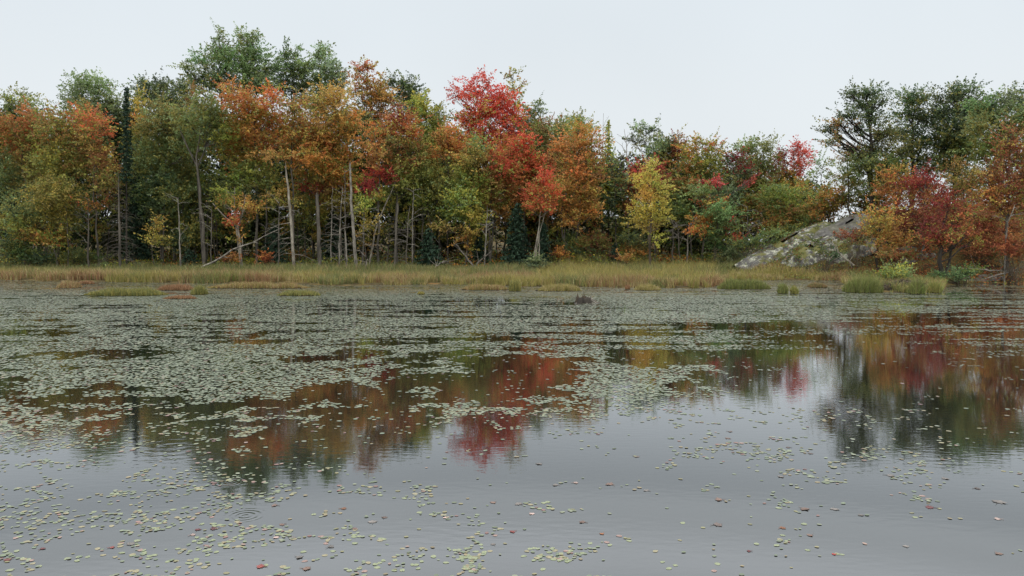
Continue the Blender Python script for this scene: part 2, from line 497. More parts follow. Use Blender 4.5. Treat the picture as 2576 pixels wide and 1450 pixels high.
N_TREE = [0]
def closer(d): return d if d < 64 else 64 + (d - 64) * .65
MIXW = np.concatenate([PAL['OL'], PAL['YG'], PAL['YG'], PAL['YO'], PAL['Y']]); MIXG = np.concatenate([PAL['OL'], PAL['G']])
def tree(name, label, cat, base, d, lobes, bark='grey', r=0.13, via=None, leaf=0.2, cover=2.4, group=None, rc=0.42, twigs=10, trunks=None, top=None):
    """a broadleaf tree: base column (frame units), distance, crown lobes (cx, cy, rx, ry, palettes[, density])"""
    N_TREE[0] += 1
    g = np.random.default_rng(1000 + N_TREE[0])
    d = closer(d)
    b = gp(base, d)
    root = tag(empty(name, b), label, cat, group)
    k = d / FF
    ctop = min(l[1] + 0.15 * l[3] for l in lobes) if top is None else top
    # crown
    cm = MB(); tm = MB()
    pts = []
    cl_all = []
    for l in lobes:
        cx, cy, rx, ry, pn = l[:5]
        dn = l[5] if len(l) > 5 else 1.0
        ps = np.concatenate([PAL[q] for q in pn.split('+')])
        dy = g.uniform(-0.5, 0.5) * min(rx * k, 1.6)
        C = P(cx, cy, d + dy)
        rr = np.array([rx * k, min(max(rx * k * 0.95, 0.6), 2.6), ry * k * 1.12])
        warm = any(q in WARM for q in pn.split('+'))
        cc = crown_lobe(cm, C, rr, ps, g, dn, leaf, rc, cover, (None if 'CR' in pn or 'DR' in pn else MIXW) if warm else (None if pn[0] == 'Y' else MIXG))
        cl_all.append((C, rr, cc))
    # trunk path: base, via points, top of the crown
    path = [b - np.array([0, 0, 0.15])]
    if via is None:
        tx = np.mean([l[0] for l in lobes if l[1] <= ctop + 70])
        topp = P(tx, ctop, d)
        path += [b + (topp - b) * q + np.array([g.normal() * 0.12, g.normal() * 0.1, 0]) for q in (0.25, 0.5, 0.75)] + [topp]
    else:
        path += [P(x, y, d) for x, y in via]
    path = np.array(path)
    order = np.argsort(path[:, 2]); path = path[order]
    H = path[-1, 2] - path[0, 2]
    tt = np.linspace(0, 1, 11)
    seg = np.concatenate([[0], np.cumsum(np.linalg.norm(np.diff(path, axis=0), axis=1))]); seg /= seg[-1]
    fine = np.stack([np.interp(tt, seg, path[:, q]) for q in range(3)], 1)
    fine[1:-1] += g.normal(size=(9, 3)) * np.array([0.05, 0.05, 0])
    r = r * 0.8
    rad = r * (1.12 - tt) ** 0.8; rad[0] *= 1.25
    tube(tm, fine, np.maximum(rad, 0.02), 7)
    if trunks:
        for tr in trunks:
            pp = np.array([b - np.array([0, 0, 0.1])] + [P(x, y, d + 0.3) for x, y in tr])
            tube(tm, pp, r * 0.8 * np.linspace(1, 0.4, len(pp)), 6)
    for C, rr, cc in cl_all:
        hd = math.hypot(C[0] - b[0], C[1] - b[1])
        z0 = np.clip(C[2] - rr[2] * 0.5 - 0.7 * abs(C[0] - np.interp(C[2], fine[:, 2], fine[:, 0])), b[2] + 0.25 * H, fine[-1, 2] - 0.2)
        s = at_height(fine, z0)
        lr = max(0.025, r * 0.42)
        lp = limb_path(s, C, g)
        tube(tm, lp, np.linspace(lr, lr * 0.5, 4), 5, cap=False)
        nt = min(twigs, len(cc))
        for q in g.choice(len(cc), nt, replace=False):
            a = lp[g.integers(1, 4)]
            tube(tm, limb_path(a, cc[q], g, 3), np.array([lr * 0.42, lr * 0.28, 0.010]), 4, cap=False)
    tr = tm.build('trunk', M_BARK[bark], root, smooth=True, origin=b)
    cr_ = cm.build('crown', M_LEAF, root, origin=b)
    return root

def conifer(name, label, base, d, top, low, hw, palette='SP', group=None, narrow=0.75, dens=1.0, r=0.1, cat='conifer'):
    N_TREE[0] += 1
    g = np.random.default_rng(3000 + N_TREE[0])
    d = closer(d)
    b = gp(base, d); root = tag(empty(name, b), label, cat, group)
    k = d / FF
    zt = P(base, top, d)[2]; zl = max(P(base, low, d)[2], b[2] + 0.1); R = hw * k
    tm = MB(); cm = MB()
    xt = P(base, top, d)
    fine = np.array([b - [0, 0, .1], (b * 2 + xt) / 3, (b + xt * 2) / 3, xt])
    tube(tm, fine, np.array([r, r * .7, r * .4, 0.015]), 6)
    z = zl
    pcs = PAL[palette]
    while z < zt - 0.1:
        f = (zt - z) / (zt - zl)
        rr = R * f ** narrow + 0.12
        nb = int(7 + 8 * min(f * R / 1.5, 1))
        a0 = g.uniform(0, 6.28)
        for q in range(nb):
            a = a0 + q * 6.283 / nb + g.normal() * 0.15
            ln = rr * g.uniform(0.7, 1.12)
            dirv = np.array([math.cos(a), math.sin(a), 0])
            s = np.array([np.interp(z, fine[:, 2], fine[:, 0]), b[1], z + g.uniform(-.1, .1)])
            n = max(5, int(ln * 26 * dens))
            t = g.uniform(0.08, 1, n)
            droop = -0.35 * t ** 1.3 * ln + 0.12 * ln * t ** 3
            side = g.normal(size=n) * 0.16 * (1.1 - t) * ln + g.normal(size=n) * 0.05
            pv = s + dirv * (t * ln)[:, None] + np.array([-dirv[1], dirv[0], 0]) * side[:, None]
            pv[:, 2] += droop + g.normal(size=n) * 0.05
            col = pcs[g.integers(0, len(pcs), n)] * g.uniform(0.7, 1.3, (n, 1))
            leaf_quads(cm, pv, 0.24, 0.7, col, g, 0.42)
            if q % 2 == 0:
                tube(tm, [s, s + dirv * ln * .6 + [0, 0, -.22 * ln]], np.array([0.018, 0.008]), 3, cap=False)
        z += 0.24 + 0.16 * f
    tm.build('trunk', M_BARK['dark'], root, smooth=True, origin=b)
    cm.build('crown', M_NEEDLE, root, origin=b)
    return root

def snag_trunk(mb, pts, rads, g, sides=9, jag=0.35):
    """dead stem with a splintered top"""
    pts = np.array(pts, float); rads = np.array(rads) * .82
    t = np.linspace(0, 1, 12)
    seg = np.linspace(0, 1, len(pts))
    fine = np.stack([np.interp(t, seg, pts[:, q]) for q in range(3)], 1)
    fine[1:] += g.normal(size=(11, 3)) * np.array([0.025, 0.02, 0])
    rad = np.interp(t, np.linspace(0, 1, len(rads)), rads) * g.uniform(0.93, 1.07, 12)
    tube(mb, fine, rad, sides)
    top = fine[-1]
    for q in range(4):
        a = g.uniform(0, 6.28); o = np.array([math.cos(a), math.sin(a), 0]) * rad[-1] * 0.6
        tube(mb, [top + o - [0, 0, .1], top + o + [0, 0, jag * g.uniform(.4, 1)]], np.array([rad[-1] * .45, 0.01]), 4)
    return fine

def dead_tree(name, label, d, stem, rads, bark='dead', branches=(), cat='dead tree', group=None, jag=0.35, parts=True):
    """standing dead stem through frame points, plus bare branches (z0 frame y, dx, dy frame units, radius)"""
    N_TREE[0] += 1
    g = np.random.default_rng(5000 + N_TREE[0])
    d = closer(d)
    b = gp(stem[0], d) if np.isscalar(stem[0]) else gp(stem[0][0], d)
    root = tag(empty(name, b), label, cat, group)
    pts = [b - np.array([0, 0, 0.2])] + [P(x, y, d) for x, y in stem[1:]]
    tm = MB(); fine = snag_trunk(tm, pts, rads, g, jag=jag)
    if branches:
        one = len(branches) > 18
        for (y0, dx, dy, rr) in branches:
            bm_ = tm if one else MB()
            rr = rr * 1.25
            z0 = P(stem[0][0], y0, d)[2]
            s = at_height(fine, np.clip(z0, fine[0, 2], fine[-1, 2]))
            k = d / FF
            yo = g.uniform(-0.8, 0.8) * abs(dx) * k
            en = s + np.array([dx * k, yo, -dy * k])
            t = np.linspace(0, 1, 6)[:, None]
            p = s + (en - s) * t
            p[:, 2] += (np.sin(t[:, 0] * np.pi) * 0.10 * abs(dx) * k)
            p[1:] += g.normal(size=(5, 3)) * 0.03
            tube(bm_, p, np.linspace(rr, rr * 0.25, 6), 4, cap=False)
            for q in range(max(2, int(abs(dx) * k * 3))):
                m = g.integers(1, 5)
                e2 = p[m] + (p[min(m + 1, 5)] - p[m]) * g.uniform(.5, 2.0) + g.normal(size=3) * 0.22 * np.array([1, 1, .8])
                tube(bm_, [p[m], (p[m] + e2) / 2 + g.normal(size=3) * .04, e2], np.array([rr * .45, rr * .3, rr * .12]), 3, cap=False)
            if not one: bm_.build('branch', M_BARK['twig' if bark != 'pale' else 'dead'], root, origin=b)
    tm.build('trunk', M_BARK[bark], root, smooth=True, origin=b)
    return root

def spruce_twigs(y_top, y_low, hw_top, hw_low, n, seed, rr=0.022, droop=0.45):
    g = np.random.default_rng(seed)
    out = []
    for q in range(n):
        y = y_top + (y_low - y_top) * (q + g.random()) / n
        f = (y - y_top) / (y_low - y_top)
        hw = hw_top + (hw_low - hw_top) * f
        dx = hw * g.choice([.25, .5, .8, 1.0, 1.15]) * g.choice([-1, 1])
        out.append((y, dx, abs(dx) * droop * g.uniform(-.1, 1.9), rr * g.uniform(.7, 1.2)))
    return out

def shrub(name, label, base, d, lobes, cat='shrub', leaf=0.13, cover=2.2, group=None, dz=0.0):
    N_TREE[0] += 1
    g = np.random.default_rng(7000 + N_TREE[0])
    b = gp(base, d); root = tag(empty(name, b), label, cat, group)
    cm = MB(); tm = MB(); k = d / FF
    for l in lobes:
        cx, cy, rx, ry, pn = l[:5]; dn = l[5] if len(l) > 5 else 1.0
        ps = np.concatenate([PAL[q] for q in pn.split('+')])
        C = P(cx, cy, d + g.uniform(-.3, .3))
        cc = crown_lobe(cm, C, np.array([rx * k, max(rx * k * .8, .35), ry * k]), ps, g, dn, leaf, 0.26, cover)
        for q in g.choice(len(cc), min(9, len(cc)), replace=False):
            a = b + g.normal(size=3) * np.array([.25, .2, 0]); a[2] = float(ground(a[0], a[1])) - .05
            tube(tm, limb_path(a, cc[q], g, 4, 0.0), np.array([.022, .016, .011, .006]), 4, cap=False)
    tm.build('stems', M_BARK['brown'], root, origin=b)
    cm.build('foliage', M_LEAF, root, origin=b)
    return root
# ------------------------------------------------------------------ the wood across the pond
MAPLE, POP, OAK = 'maple_tree', 'poplar_tree', 'oak_tree'
BL = 'broadleaf_tree'
T = 'tree'
# --- left part
tree(BL, 'thin-topped yellow-green tree on the skyline at the far left edge', T, 30, 84, [(20,250,42,26,'YG+OL',.5),(62,262,38,26,'YG+OL',.5),(30,300,60,40,'OL+DG')], r=.12)
tree(MAPLE, 'red-orange maple with olive lower branches at the far left edge', T, 60, 72, [(35,318,52,32,'RO+BR'),(84,298,34,28,'RO'),(20,368,58,36,'RO+OL'),(95,362,40,36,'BR+OL'),(70,420,60,45,'OL'),(15,440,50,50,'OL+DG')])
tree(MAPLE, 'olive and orange maple with a clear grey trunk, second maple from the left edge', T, 144, 70, [(150,315,46,32,'OL+BR'),(205,302,44,32,'OL+RO'),(175,365,66,40,'OL+O'),(140,420,55,42,'OL+YG'),(195,420,45,40,'OL+BR')], r=.15, via=[(143,560),(146,430),(160,300)])
tree(POP, 'rounded pale green tree behind the left maples, left of the narrow spruce', T, 235, 87, [(185,222,38,24,'G'),(250,216,42,26,'G'),(205,262,45,30,'G'),(262,262,38,30,'G',.8),(298,285,26,24,'G',.6),(230,300,50,30,'DG')], r=.16)
tree(MAPLE, 'slender maple with a red top and sparse rusty lower leaves, left of the dead spruce', T, 248, 68, [(252,322,38,28,'RO+BR'),(228,372,40,36,'BR+OL'),(262,400,30,34,'BR',.7),(240,452,40,40,'BR+OL',.5),(238,515,35,20,'RO+O',.5)], r=.11, via=[(243,560),(236,470),(250,320)])
conifer('spruce_tree', 'very narrow dark spire of a spruce rising above the left wood', 318, 67.5, 218, 450, 13, narrow=.55, dens=1.3, r=.1)
tree(BL, 'small bright yellow tree top just right of the narrow spruce', T, 348, 83, [(345,262,16,32,'Y+YG',.6),(356,312,26,24,'O+Y',.7),(352,350,30,30,'YG')], r=.1)
tree(MAPLE, 'broad olive-green maple right of the narrow spruce', T, 408, 72, [(400,300,54,40,'OL'),(452,300,48,40,'OL+G'),(390,355,56,42,'OL'),(470,365,52,46,'OL+G'),(395,420,55,46,'G+OL'),(455,440,50,50,'G+OL'),(400,495,46,40,'DG+OL')], r=.14)
tree(BL, 'dark green rounded tree behind the olive maple', T, 405, 89, [(372,228,34,22,'DG'),(412,218,26,18,'DG'),(448,222,32,20,'DG'),(400,262,74,34,'DG'),(460,262,40,30,'DG')], r=.16)
tree(BL, 'wispy tree with reddish tips left of the tall poplars', T, 482, 81, [(480,222,14,30,'BR+OL',.35),(490,270,26,34,'BR+OL',.6),(470,250,16,24,'DG',.6)], r=.08)
tree(BL, 'tall pale-trunked tree with bare lower branches and an olive top', T, 512, 67, [(505,275,40,28,'OL+G',.8),(540,300,44,36,'OL'),(470,300,34,30,'OL',.7),(530,345,40,30,'OL+G',.5),(560,330,28,30,'YG+OL',.6)], bark='grey', r=.17, via=[(510,580),(500,460),(495,400),(505,330),(510,270)], trunks=[[(505,560),(497,420),(530,345),(528,300)],[(505,560),(496,420),(462,350),(452,325)]])
tree(MAPLE, 'low yellow-green maple sapling with orange lower boughs, under the second left maple', T, 150, 66, [(130,495,62,40,'YG+OL'),(60,530,50,40,'OL+DG'),(170,540,50,34,'YG+OL'),(95,585,56,18,'O+BR'),(140,600,52,16,'O+YG'),(60,560,40,24,'OL+YG'),(30,620,40,30,'DG+OL')], r=.09, leaf=.17)
tree(BL, 'small yellow-flecked sapling at the dark gap beside the dead spruce', T, 388, 67, [(388,568,22,16,'Y+O',.5),(392,600,24,24,'YG+Y',.45)], r=.04, leaf=.16)
tree(BL, 'dark green slender tree standing in the shade right of the dead spruce', T, 405, 71, [(400,470,42,36,'DG'),(420,530,40,40,'DG+G',.8),(395,565,34,36,'DG',.8)], r=.09, via=[(404,560),(402,450)])
tree(BL, 'dull green understory tree left of the pale-trunked tall tree', T, 470, 70, [(462,500,40,36,'OL+DG'),(448,560,40,30,'OL+YG',.8),(480,590,30,26,'OL',.7),(455,610,36,22,'DG')], r=.07)
# --- tall poplars and the orange maples
tree(POP, 'tallest group, left poplar with long open green branches on the skyline', T, 562, 88, [(552,96,15,18,'G+LG',.7),(545,130,34,24,'G'),(505,152,34,18,'G',.85),(568,165,34,34,'G'),(470,172,17,10,'G',.8),(520,190,46,22,'G'),(480,205,28,16,'DG',.6),(560,215,50,30,'DG')], r=.17, leaf=.22, via=[(560,500),(560,300),(555,180),(550,95)])
tree(POP, 'tallest poplar of all, dense green top above the orange maple', T, 632, 90, [(606,88,13,16,'G+LG',.8),(630,96,13,18,'G+LG',.8),(612,128,30,30,'G'),(640,140,30,30,'G'),(652,182,34,36,'G'),(615,185,40,34,'G'),(682,170,17,22,'G',.9),(660,222,36,26,'DG+G'),(605,225,36,24,'DG+G')], r=.2, leaf=.22)
tree(POP, 'darker green poplar right of the tallest one', T, 737, 92, [(716,140,18,20,'DG+G'),(742,134,14,16,'G',.8),(728,172,36,30,'DG+G'),(758,172,22,26,'DG+G'),(740,215,38,34,'DG'),(705,215,18,30,'DG',.6)], r=.16, leaf=.22)
tree(POP, 'hazy pale green poplar with a double top, right of the darker one', T, 815, 95, [(796,142,16,14,'LG',.85),(815,136,18,18,'LG'),(812,175,40,30,'LG'),(850,190,22,26,'LG'),(815,218,50,34,'LG+OL'),(862,215,16,20,'LG',.8),(790,250,40,30,'G')], r=.16, leaf=.22)
tree(MAPLE, 'large bright orange maple with a spreading crown below the tallest poplar', T, 645, 70, [(598,238,38,20,'O'),(642,262,62,26,'RO+O'),(690,242,24,20,'RO'),(610,296,52,28,'O'),(678,296,56,28,'RO+O'),(585,342,42,28,'O'),(645,345,56,30,'O'),(692,352,38,28,'O+BR'),(580,388,40,24,'O+YG'),(640,400,50,28,'O+OL'),(602,436,52,26,'OL+YG'),(655,450,40,24,'OL'),(575,470,40,30,'DG+OL'),(640,500,40,34,'DG+OL',.7)], r=.15, via=[(645,560),(648,470),(640,330),(642,240)], rc=.48)
tree(MAPLE, 'small pale-stemmed maple with flat orange boughs and one red spray, in front of the shade', T, 607, 65.5, [(562,508,28,10,'O+YG'),(622,520,32,10,'O'),(594,556,24,9,'RO+R'),(572,480,24,12,'YG+OL',.7),(600,600,16,10,'YG+O',.4)], bark='pale', r=.13, via=[(602,600),(592,540),(590,470)], trunks=[[(598,580),(612,530),(618,490)],[(594,570),(560,540),(535,512)]], leaf=.16, twigs=6)
tree(MAPLE, 'slim tall maple with layered tan and orange boughs beside the broken white snag', T, 735, 69, [(742,272,34,30,'OL+BR',.8),(770,312,38,30,'O+BR'),(748,350,42,26,'OL+O'),(705,394,54,8,'YO'),(760,396,40,22,'O'),(712,510,44,9,'YO+OL',.9),(700,488,30,8,'YO',.6)], r=.13, via=[(737,560),(735,460),(733,350),(742,260)])
tree(MAPLE, 'deep orange maple with a small crimson lower bough, behind the thick grey snag', T, 802, 72, [(788,345,34,34,'O'),(812,372,34,30,'O+YO'),(778,402,40,26,'O+YG'),(820,420,36,26,'O+YG'),(775,472,30,12,'DR+CR'),(810,480,28,14,'DR+BR'),(800,446,44,18,'OL+YG'),(770,520,34,34,'OL+DG',.7)], r=.13)
tree(MAPLE, 'tan-yellow maple with a rounded mottled crown, right of the hazy poplar', T, 862, 73, [(802,262,36,26,'YO+OL'),(850,258,44,32,'YO'),(822,306,44,28,'YO+O'),(872,316,38,32,'YO+O'),(848,356,44,26,'O+YO'),(868,398,44,24,'O'),(835,440,36,24,'O+BR'),(875,452,34,22,'O+YG'),(850,500,36,24,'YG+OL')], r=.14)
tree(MAPLE, 'tall rusty maple whose sparse top pokes highest right of the pale poplar', T, 925, 84, [(900,172,18,12,'BR+RO',.8),(928,168,20,12,'BR+RO',.8),(915,198,28,16,'BR+RO',.8),(955,222,34,24,'BR+O'),(910,250,34,26,'O+BR'),(966,258,34,30,'BR+O'),(930,296,48,34,'O+BR')], r=.15, leaf=.22)
tree(POP, 'dark green twin-topped tree between the rusty and the red crowns', T, 1010, 92, [(985,206,17,16,'DG'),(1022,212,18,16,'DG'),(1045,218,12,18,'DG'),(1002,240,40,26,'DG'),(1040,252,22,22,'DG'),(1015,285,44,30,'DG')], r=.16, leaf=.22)
tree(POP, 'yellow-green tree left of the big red maple', T, 1082, 79, [(1056,255,18,22,'YG'),(1066,288,34,26,'YG'),(1096,300,26,30,'YG+G'),(1058,338,40,32,'YG'),(1100,350,32,34,'YG+OL'),(1072,392,44,32,'YG+G')], r=.13)
tree(MAPLE, 'dusty red-brown maple with an olive skirt, left of the yellow-green tree', T, 1000, 70, [(1012,298,32,24,'DR+BR'),(978,328,36,26,'BR+O'),(1034,328,34,28,'BR+RO'),(1000,366,46,28,'BR+OL'),(1042,394,42,30,'OL+BR'),(1005,420,40,30,'OL+BR'),(1060,446,36,24,'OL'),(1000,466,40,24,'OL+YG',.8)], r=.13, via=[(995,560),(1000,440),(1010,300)])
tree(MAPLE, 'slender maple with crimson mid boughs and an orange top, left of the dusty red-brown one', T, 952, 68, [(925,345,38,30,'O+YO',.7),(950,392,34,22,'O+BR',.8),(940,432,24,14,'CR+RO'),(972,450,24,14,'DR+CR'),(936,470,26,14,'CR+DR',.9),(960,500,22,10,'YG+O',.6)], r=.12, via=[(952,560),(955,440),(940,330)], twigs=8)
tree(BL, 'thin yellow-leaved sapling standing in front of the dark interior, left of the dead spruce', T, 918, 67, [(912,520,26,24,'YG+Y',.55),(922,565,22,22,'Y+YG',.5),(908,600,18,18,'Y+O',.4)], r=.05, leaf=.15)
# --- the red maple and its neighbours
tree(MAPLE, 'largest bright scarlet maple with an airy crimson top, highest red crown in the wood', T, 1228, 77, [(1186,212,22,16,'CR',.6),(1232,208,26,15,'CR',.7),(1145,240,24,12,'CR',.45),(1180,244,34,20,'CR+R',.85),(1225,244,38,22,'CR+R',.85),(1268,250,28,24,'R+CR',.8),(1200,284,52,24,'R'),(1255,288,40,26,'CR+R'),(1165,310,36,24,'RO+R'),(1220,326,50,26,'R+RO'),(1282,322,32,28,'CR'),(1176,354,42,26,'RO+O'),(1240,366,44,24,'R'),(1290,370,34,28,'R+CR'),(1300,290,16,36,'R+RO',.7)], r=.17, leaf=.21, rc=.46)
tree(POP, 'sparse yellowish spire of a tree just behind the right side of the scarlet maple', T, 1294, 85, [(1284,190,14,15,'YG+BR',.6),(1292,222,20,20,'YG+BR',.55),(1308,262,18,26,'YG+BR',.55),(1316,312,16,26,'OL+DG',.6),(1280,260,16,20,'BR+YG',.5)], r=.1, leaf=.21)
tree(POP, 'dark green tree with upright finger-like tops right of the scarlet maple', T, 1346, 87, [(1330,276,7,17,'DG+OL'),(1344,284,7,18,'DG+OL'),(1358,274,6,18,'DG+OL'),(1340,312,32,24,'DG+OL'),(1362,330,24,26,'OL+DG'),(1330,345,36,30,'OL')], r=.12, leaf=.21)
tree(MAPLE, 'olive-brown spreading maple between the scarlet maple and the big orange one', T, 1385, 79, [(1372,342,44,30,'OL+BR'),(1412,346,34,28,'OL+G'),(1350,384,42,30,'OL'),(1402,392,44,32,'OL+BR'),(1368,430,46,30,'OL'),(1415,442,30,30,'OL+BR'),(1375,475,44,30,'BR+OL')], r=.14)
tree(MAPLE, 'rust-brown maple hiding the foot of the scarlet one', T, 1232, 70, [(1222,402,40,24,'RO+BR'),(1268,418,38,28,'R+RO'),(1232,452,40,32,'BR'),(1276,470,34,30,'BR+RO'),(1240,502,40,26,'BR+OL'),(1262,535,32,24,'BR+O',.8)], r=.14, via=[(1232,580),(1234,500),(1240,400)], trunks=[[(1240,580),(1250,500),(1262,430)]])
tree(MAPLE, 'vermilion lower maple right of the rust-brown one, above the young spruce', T, 1312, 73, [(1300,404,42,26,'RO+R'),(1352,432,30,26,'RO+R'),(1268,372,40,28,'R+RO'),(1320,372,34,30,'R+RO'),(1370,412,24,22,'RO+BR'),(1338,420,30,24,'RO+R'),(1312,446,40,28,'R+RO'),(1350,462,26,26,'RO'),(1300,490,30,26,'RO+BR'),(1335,500,28,24,'R+RO')], r=.11)
tree(MAPLE, 'small scarlet sapling on slim white stems at the grass edge, right of the young spruce', T, 1342, 64, [(1368,452,20,16,'R'),(1380,480,26,18,'R+RO'),(1350,482,26,16,'R+RO'),(1366,508,34,18,'R+RO'),(1338,520,20,14,'RO',.7),(1382,526,16,12,'RO+R',.7)], bark='pale', r=.085, via=[(1352,580),(1362,520),(1370,450)], trunks=[[(1356,590),(1376,520),(1384,480)]], leaf=.16)
tree(BL, 'yellow-green and orange mottled tree left of the rust-brown maple', T, 1168, 69, [(1208,366,20,26,'YG+G'),(1188,404,36,24,'YG+OL'),(1158,446,40,26,'YG+OL'),(1196,464,34,28,'YG'),(1170,500,40,26,'YG+G'),(1140,536,36,26,'YG+G'),(1190,548,32,22,'YG+Y'),(1122,572,28,10,'Y+YO'),(1186,588,26,10,'Y+YO'),(1150,600,22,12,'Y+O',.5),(1180,622,16,18,'Y+O',.6)], r=.11)
tree(MAPLE, 'orange-tan maple between the dusty red-brown and the mottled tree', T, 1128, 73, [(1125,352,28,24,'O+BR'),(1148,380,30,26,'O+YO'),(1108,392,30,24,'YO+O'),(1126,426,40,26,'YO+OL'),(1095,448,36,26,'OL+YG')], r=.12)
tree(BL, 'olive tree over the dark gap, left of the mottled yellow-green one', T, 1084, 71, [(1080,478,42,22,'OL'),(1058,502,34,18,'OL+YG',.8),(1104,500,30,20,'OL',.8),(1072,528,30,16,'OL+DG',.7)], r=.1)
tree(MAPLE, 'big rounded orange maple right of centre', T, 1452, 70, [(1452,324,34,22,'O+OL'),(1480,352,34,26,'O'),(1438,372,42,28,'O+YO'),(1482,400,40,30,'O+BR'),(1440,424,44,30,'O+BR'),(1492,442,28,28,'O+BR'),(1436,474,44,26,'O'),(1486,486,34,26,'O+BR'),(1415,520,32,24,'O+YO'),(1462,524,44,22,'O+YO'),(1500,530,18,18,'O',.8),(1440,555,32,16,'O+BR',.8)], r=.15, trunks=[[(1415,600),(1412,540),(1425,440)]], rc=.46)
tree(BL, 'green tree top peeping out behind the big orange maple', T, 1445, 91, [(1420,318,30,16,'G'),(1460,304,24,16,'G+OL',.8),(1474,318,18,14,'G',.8),(1440,345,48,26,'G')], r=.13)
conifer('tamarack_tree', 'pale yellow-green pointed conifer right of the big orange maple', 1531, 82, 304, 520, 34, 'YG', narrow=.8, dens=.6)
tree(BL, 'dull dark sparse tree in the shade below the pointed pale conifer', T, 1548, 74, [(1540,420,24,30,'OL+DG',.7),(1558,470,26,36,'DG+OL',.7),(1536,510,22,40,'DG',.7),(1556,560,28,26,'DG+OL',.8)], r=.08)
tree(OAK, 'open airy dark green oak on the skyline behind the yellow tree', T, 1630, 89, [(1606,326,28,12,'DG+LG',.55),(1640,322,20,14,'DG',.7),(1588,352,24,12,'DG',.45),(1622,358,34,14,'DG+LG',.5),(1655,352,16,16,'DG',.6),(1630,385,40,14,'DG',.45)], r=.13, leaf=.2, twigs=16)
tree(BL, 'small dense dark green tree right of the airy oak', T, 1664, 84, [(1658,382,36,24,'DG+G'),(1690,376,24,22,'DG'),(1670,415,40,26,'DG+OL')], r=.12)
tree(MAPLE, 'small reddish-brown maple with a thin pointed top, right of the dense dark green tree', T, 1710, 82, [(1708,342,10,16,'BR+DG',.5),(1706,366,28,20,'BR+DR'),(1724,392,24,22,'BR'),(1695,402,30,24,'BR+OL')], r=.1)
tree(MAPLE, 'crimson maple half hidden behind the bright yellow tree', T, 1636, 75, [(1648,420,28,18,'CR+DR'),(1606,436,30,18,'CR+DR'),(1590,470,26,22,'RO+DR'),(1660,455,26,20,'DR+BR'),(1612,480,30,20,'RO'),(1580,510,22,16,'RO+BR')], r=.11)
tree(BL, 'slender bright yellow tree standing alone at the edge of the grass', T, 1635, 63.5, [(1640,424,18,20,'Y+YG',.7),(1622,452,26,20,'Y',.7),(1656,470,26,20,'Y+YG',.7),(1618,492,30,18,'Y',.75),(1668,506,20,18,'Y',.65),(1636,528,40,20,'Y+YG',.7),(1606,548,22,18,'Y',.7),(1668,552,24,16,'Y',.65),(1640,575,26,12,'Y',.6),(1654,600,18,12,'Y',.5)], r=.13, bark='brown', leaf=.15, via=[(1636,580),(1640,480),(1640,420)])
tree(BL, 'yellow-green and orange pointed crown right of the reddish-brown maple', T, 1764, 77, [(1764,356,18,12,'YG+O',.8),(1790,372,22,18,'YG+RO'),(1752,382,28,20,'YG+O'),(1792,404,34,24,'YG+OL'),(1742,420,32,24,'RO+OL'),(1780,440,46,28,'OL+YG'),(1728,462,34,24,'RO+OL'),(1760,485,46,26,'OL+YG'),(1700,470,36,30,'OL+BR'),(1712,520,36,30,'DG+OL')], r=.12)
tree(MAPLE, 'upright green maple with dark red tips like a brush', T, 1846, 73, [(1832,400,9,13,'DR+DG'),(1846,394,8,13,'DR'),(1868,398,9,13,'DR+DG'),(1850,425,26,20,'DG+DR'),(1846,456,22,20,'G+DG'),(1882,432,16,12,'DG+DR'),(1838,488,20,20,'G+DG')], r=.09, leaf=.18)
tree(MAPLE, 'green maple splashed with crimson and orange patches at the grass edge', T, 1800, 66, [(1792,462,32,10,'CR+DR'),(1764,484,30,16,'G+OL'),(1822,494,36,18,'G+DG'),(1784,508,38,12,'RO+G'),(1802,530,50,18,'G'),(1770,550,36,14,'O+RO'),(1826,556,36,18,'G+DG'),(1830,574,13,9,'CR+DR'),(1758,574,28,10,'O+RO'),(1796,590,44,18,'G+DG'),(1848,606,14,12,'RO+CR'),(1836,620,34,18,'G+DG'),(1880,456,20,8,'DR+CR',.8)], r=.13, leaf=.18)
tree(BL, 'yellow-green rounded tree on the skyline left of the red spires', T, 1908, 79, [(1870,374,20,14,'YG+G',.7),(1902,368,30,16,'G'),(1930,378,26,18,'G'),(1892,408,38,24,'G+OL'),(1932,416,34,26,'OL+G'),(1898,454,46,28,'OL'),(1930,476,36,28,'OL+BR'),(1880,500,40,28,'OL+BR'),(1918,520,44,28,'OL')], r=.13, via=[(1903,590),(1906,480),(1905,370)])
tree(MAPLE, 'twin-spired crimson maple on the skyline left of the rock slope', T, 2000, 81, [(2010,366,8,12,'CR'),(1998,384,14,14,'CR'),(2024,386,12,12,'CR'),(1962,390,14,14,'DR'),(2010,408,28,16,'CR+R',.8),(1958,412,24,18,'DR+BR'),(2004,436,30,16,'R+CR',.8),(1970,442,28,20,'BR+OL'),(2006,466,36,18,'O+YG')], r=.1, leaf=.18)
tree(BL, 'spreading olive-green tree with rusty lower boughs at the foot of the rock slope', T, 1985, 71, [(1958,496,52,26,'OL+YG'),(2014,506,48,26,'OL+YG'),(1972,536,54,22,'OL+BR'),(2030,540,40,20,'OL+YG'),(1950,568,40,18,'O+OL'),(1995,566,40,14,'OL+O')], r=.12)
tree(BL, 'thin grey-green tree in the gap between the crimson spires and the big oak', T, 2085, 75, [(2052,406,18,13,'LG+G',.45),(2090,404,16,13,'LG+G',.45),(2062,434,24,13,'G+OL',.4),(2096,446,18,14,'G',.4),(2070,480,34,14,'OL+G',.6)], r=.08)
tree(BL, 'low olive and orange tree at the crest of the rock slope', T, 2088, 68, [(2072,498,38,20,'OL+O'),(2104,506,30,22,'OL+BR'),(2084,528,44,18,'O+OL'),(2056,520,30,16,'O+BR')], r=.09)
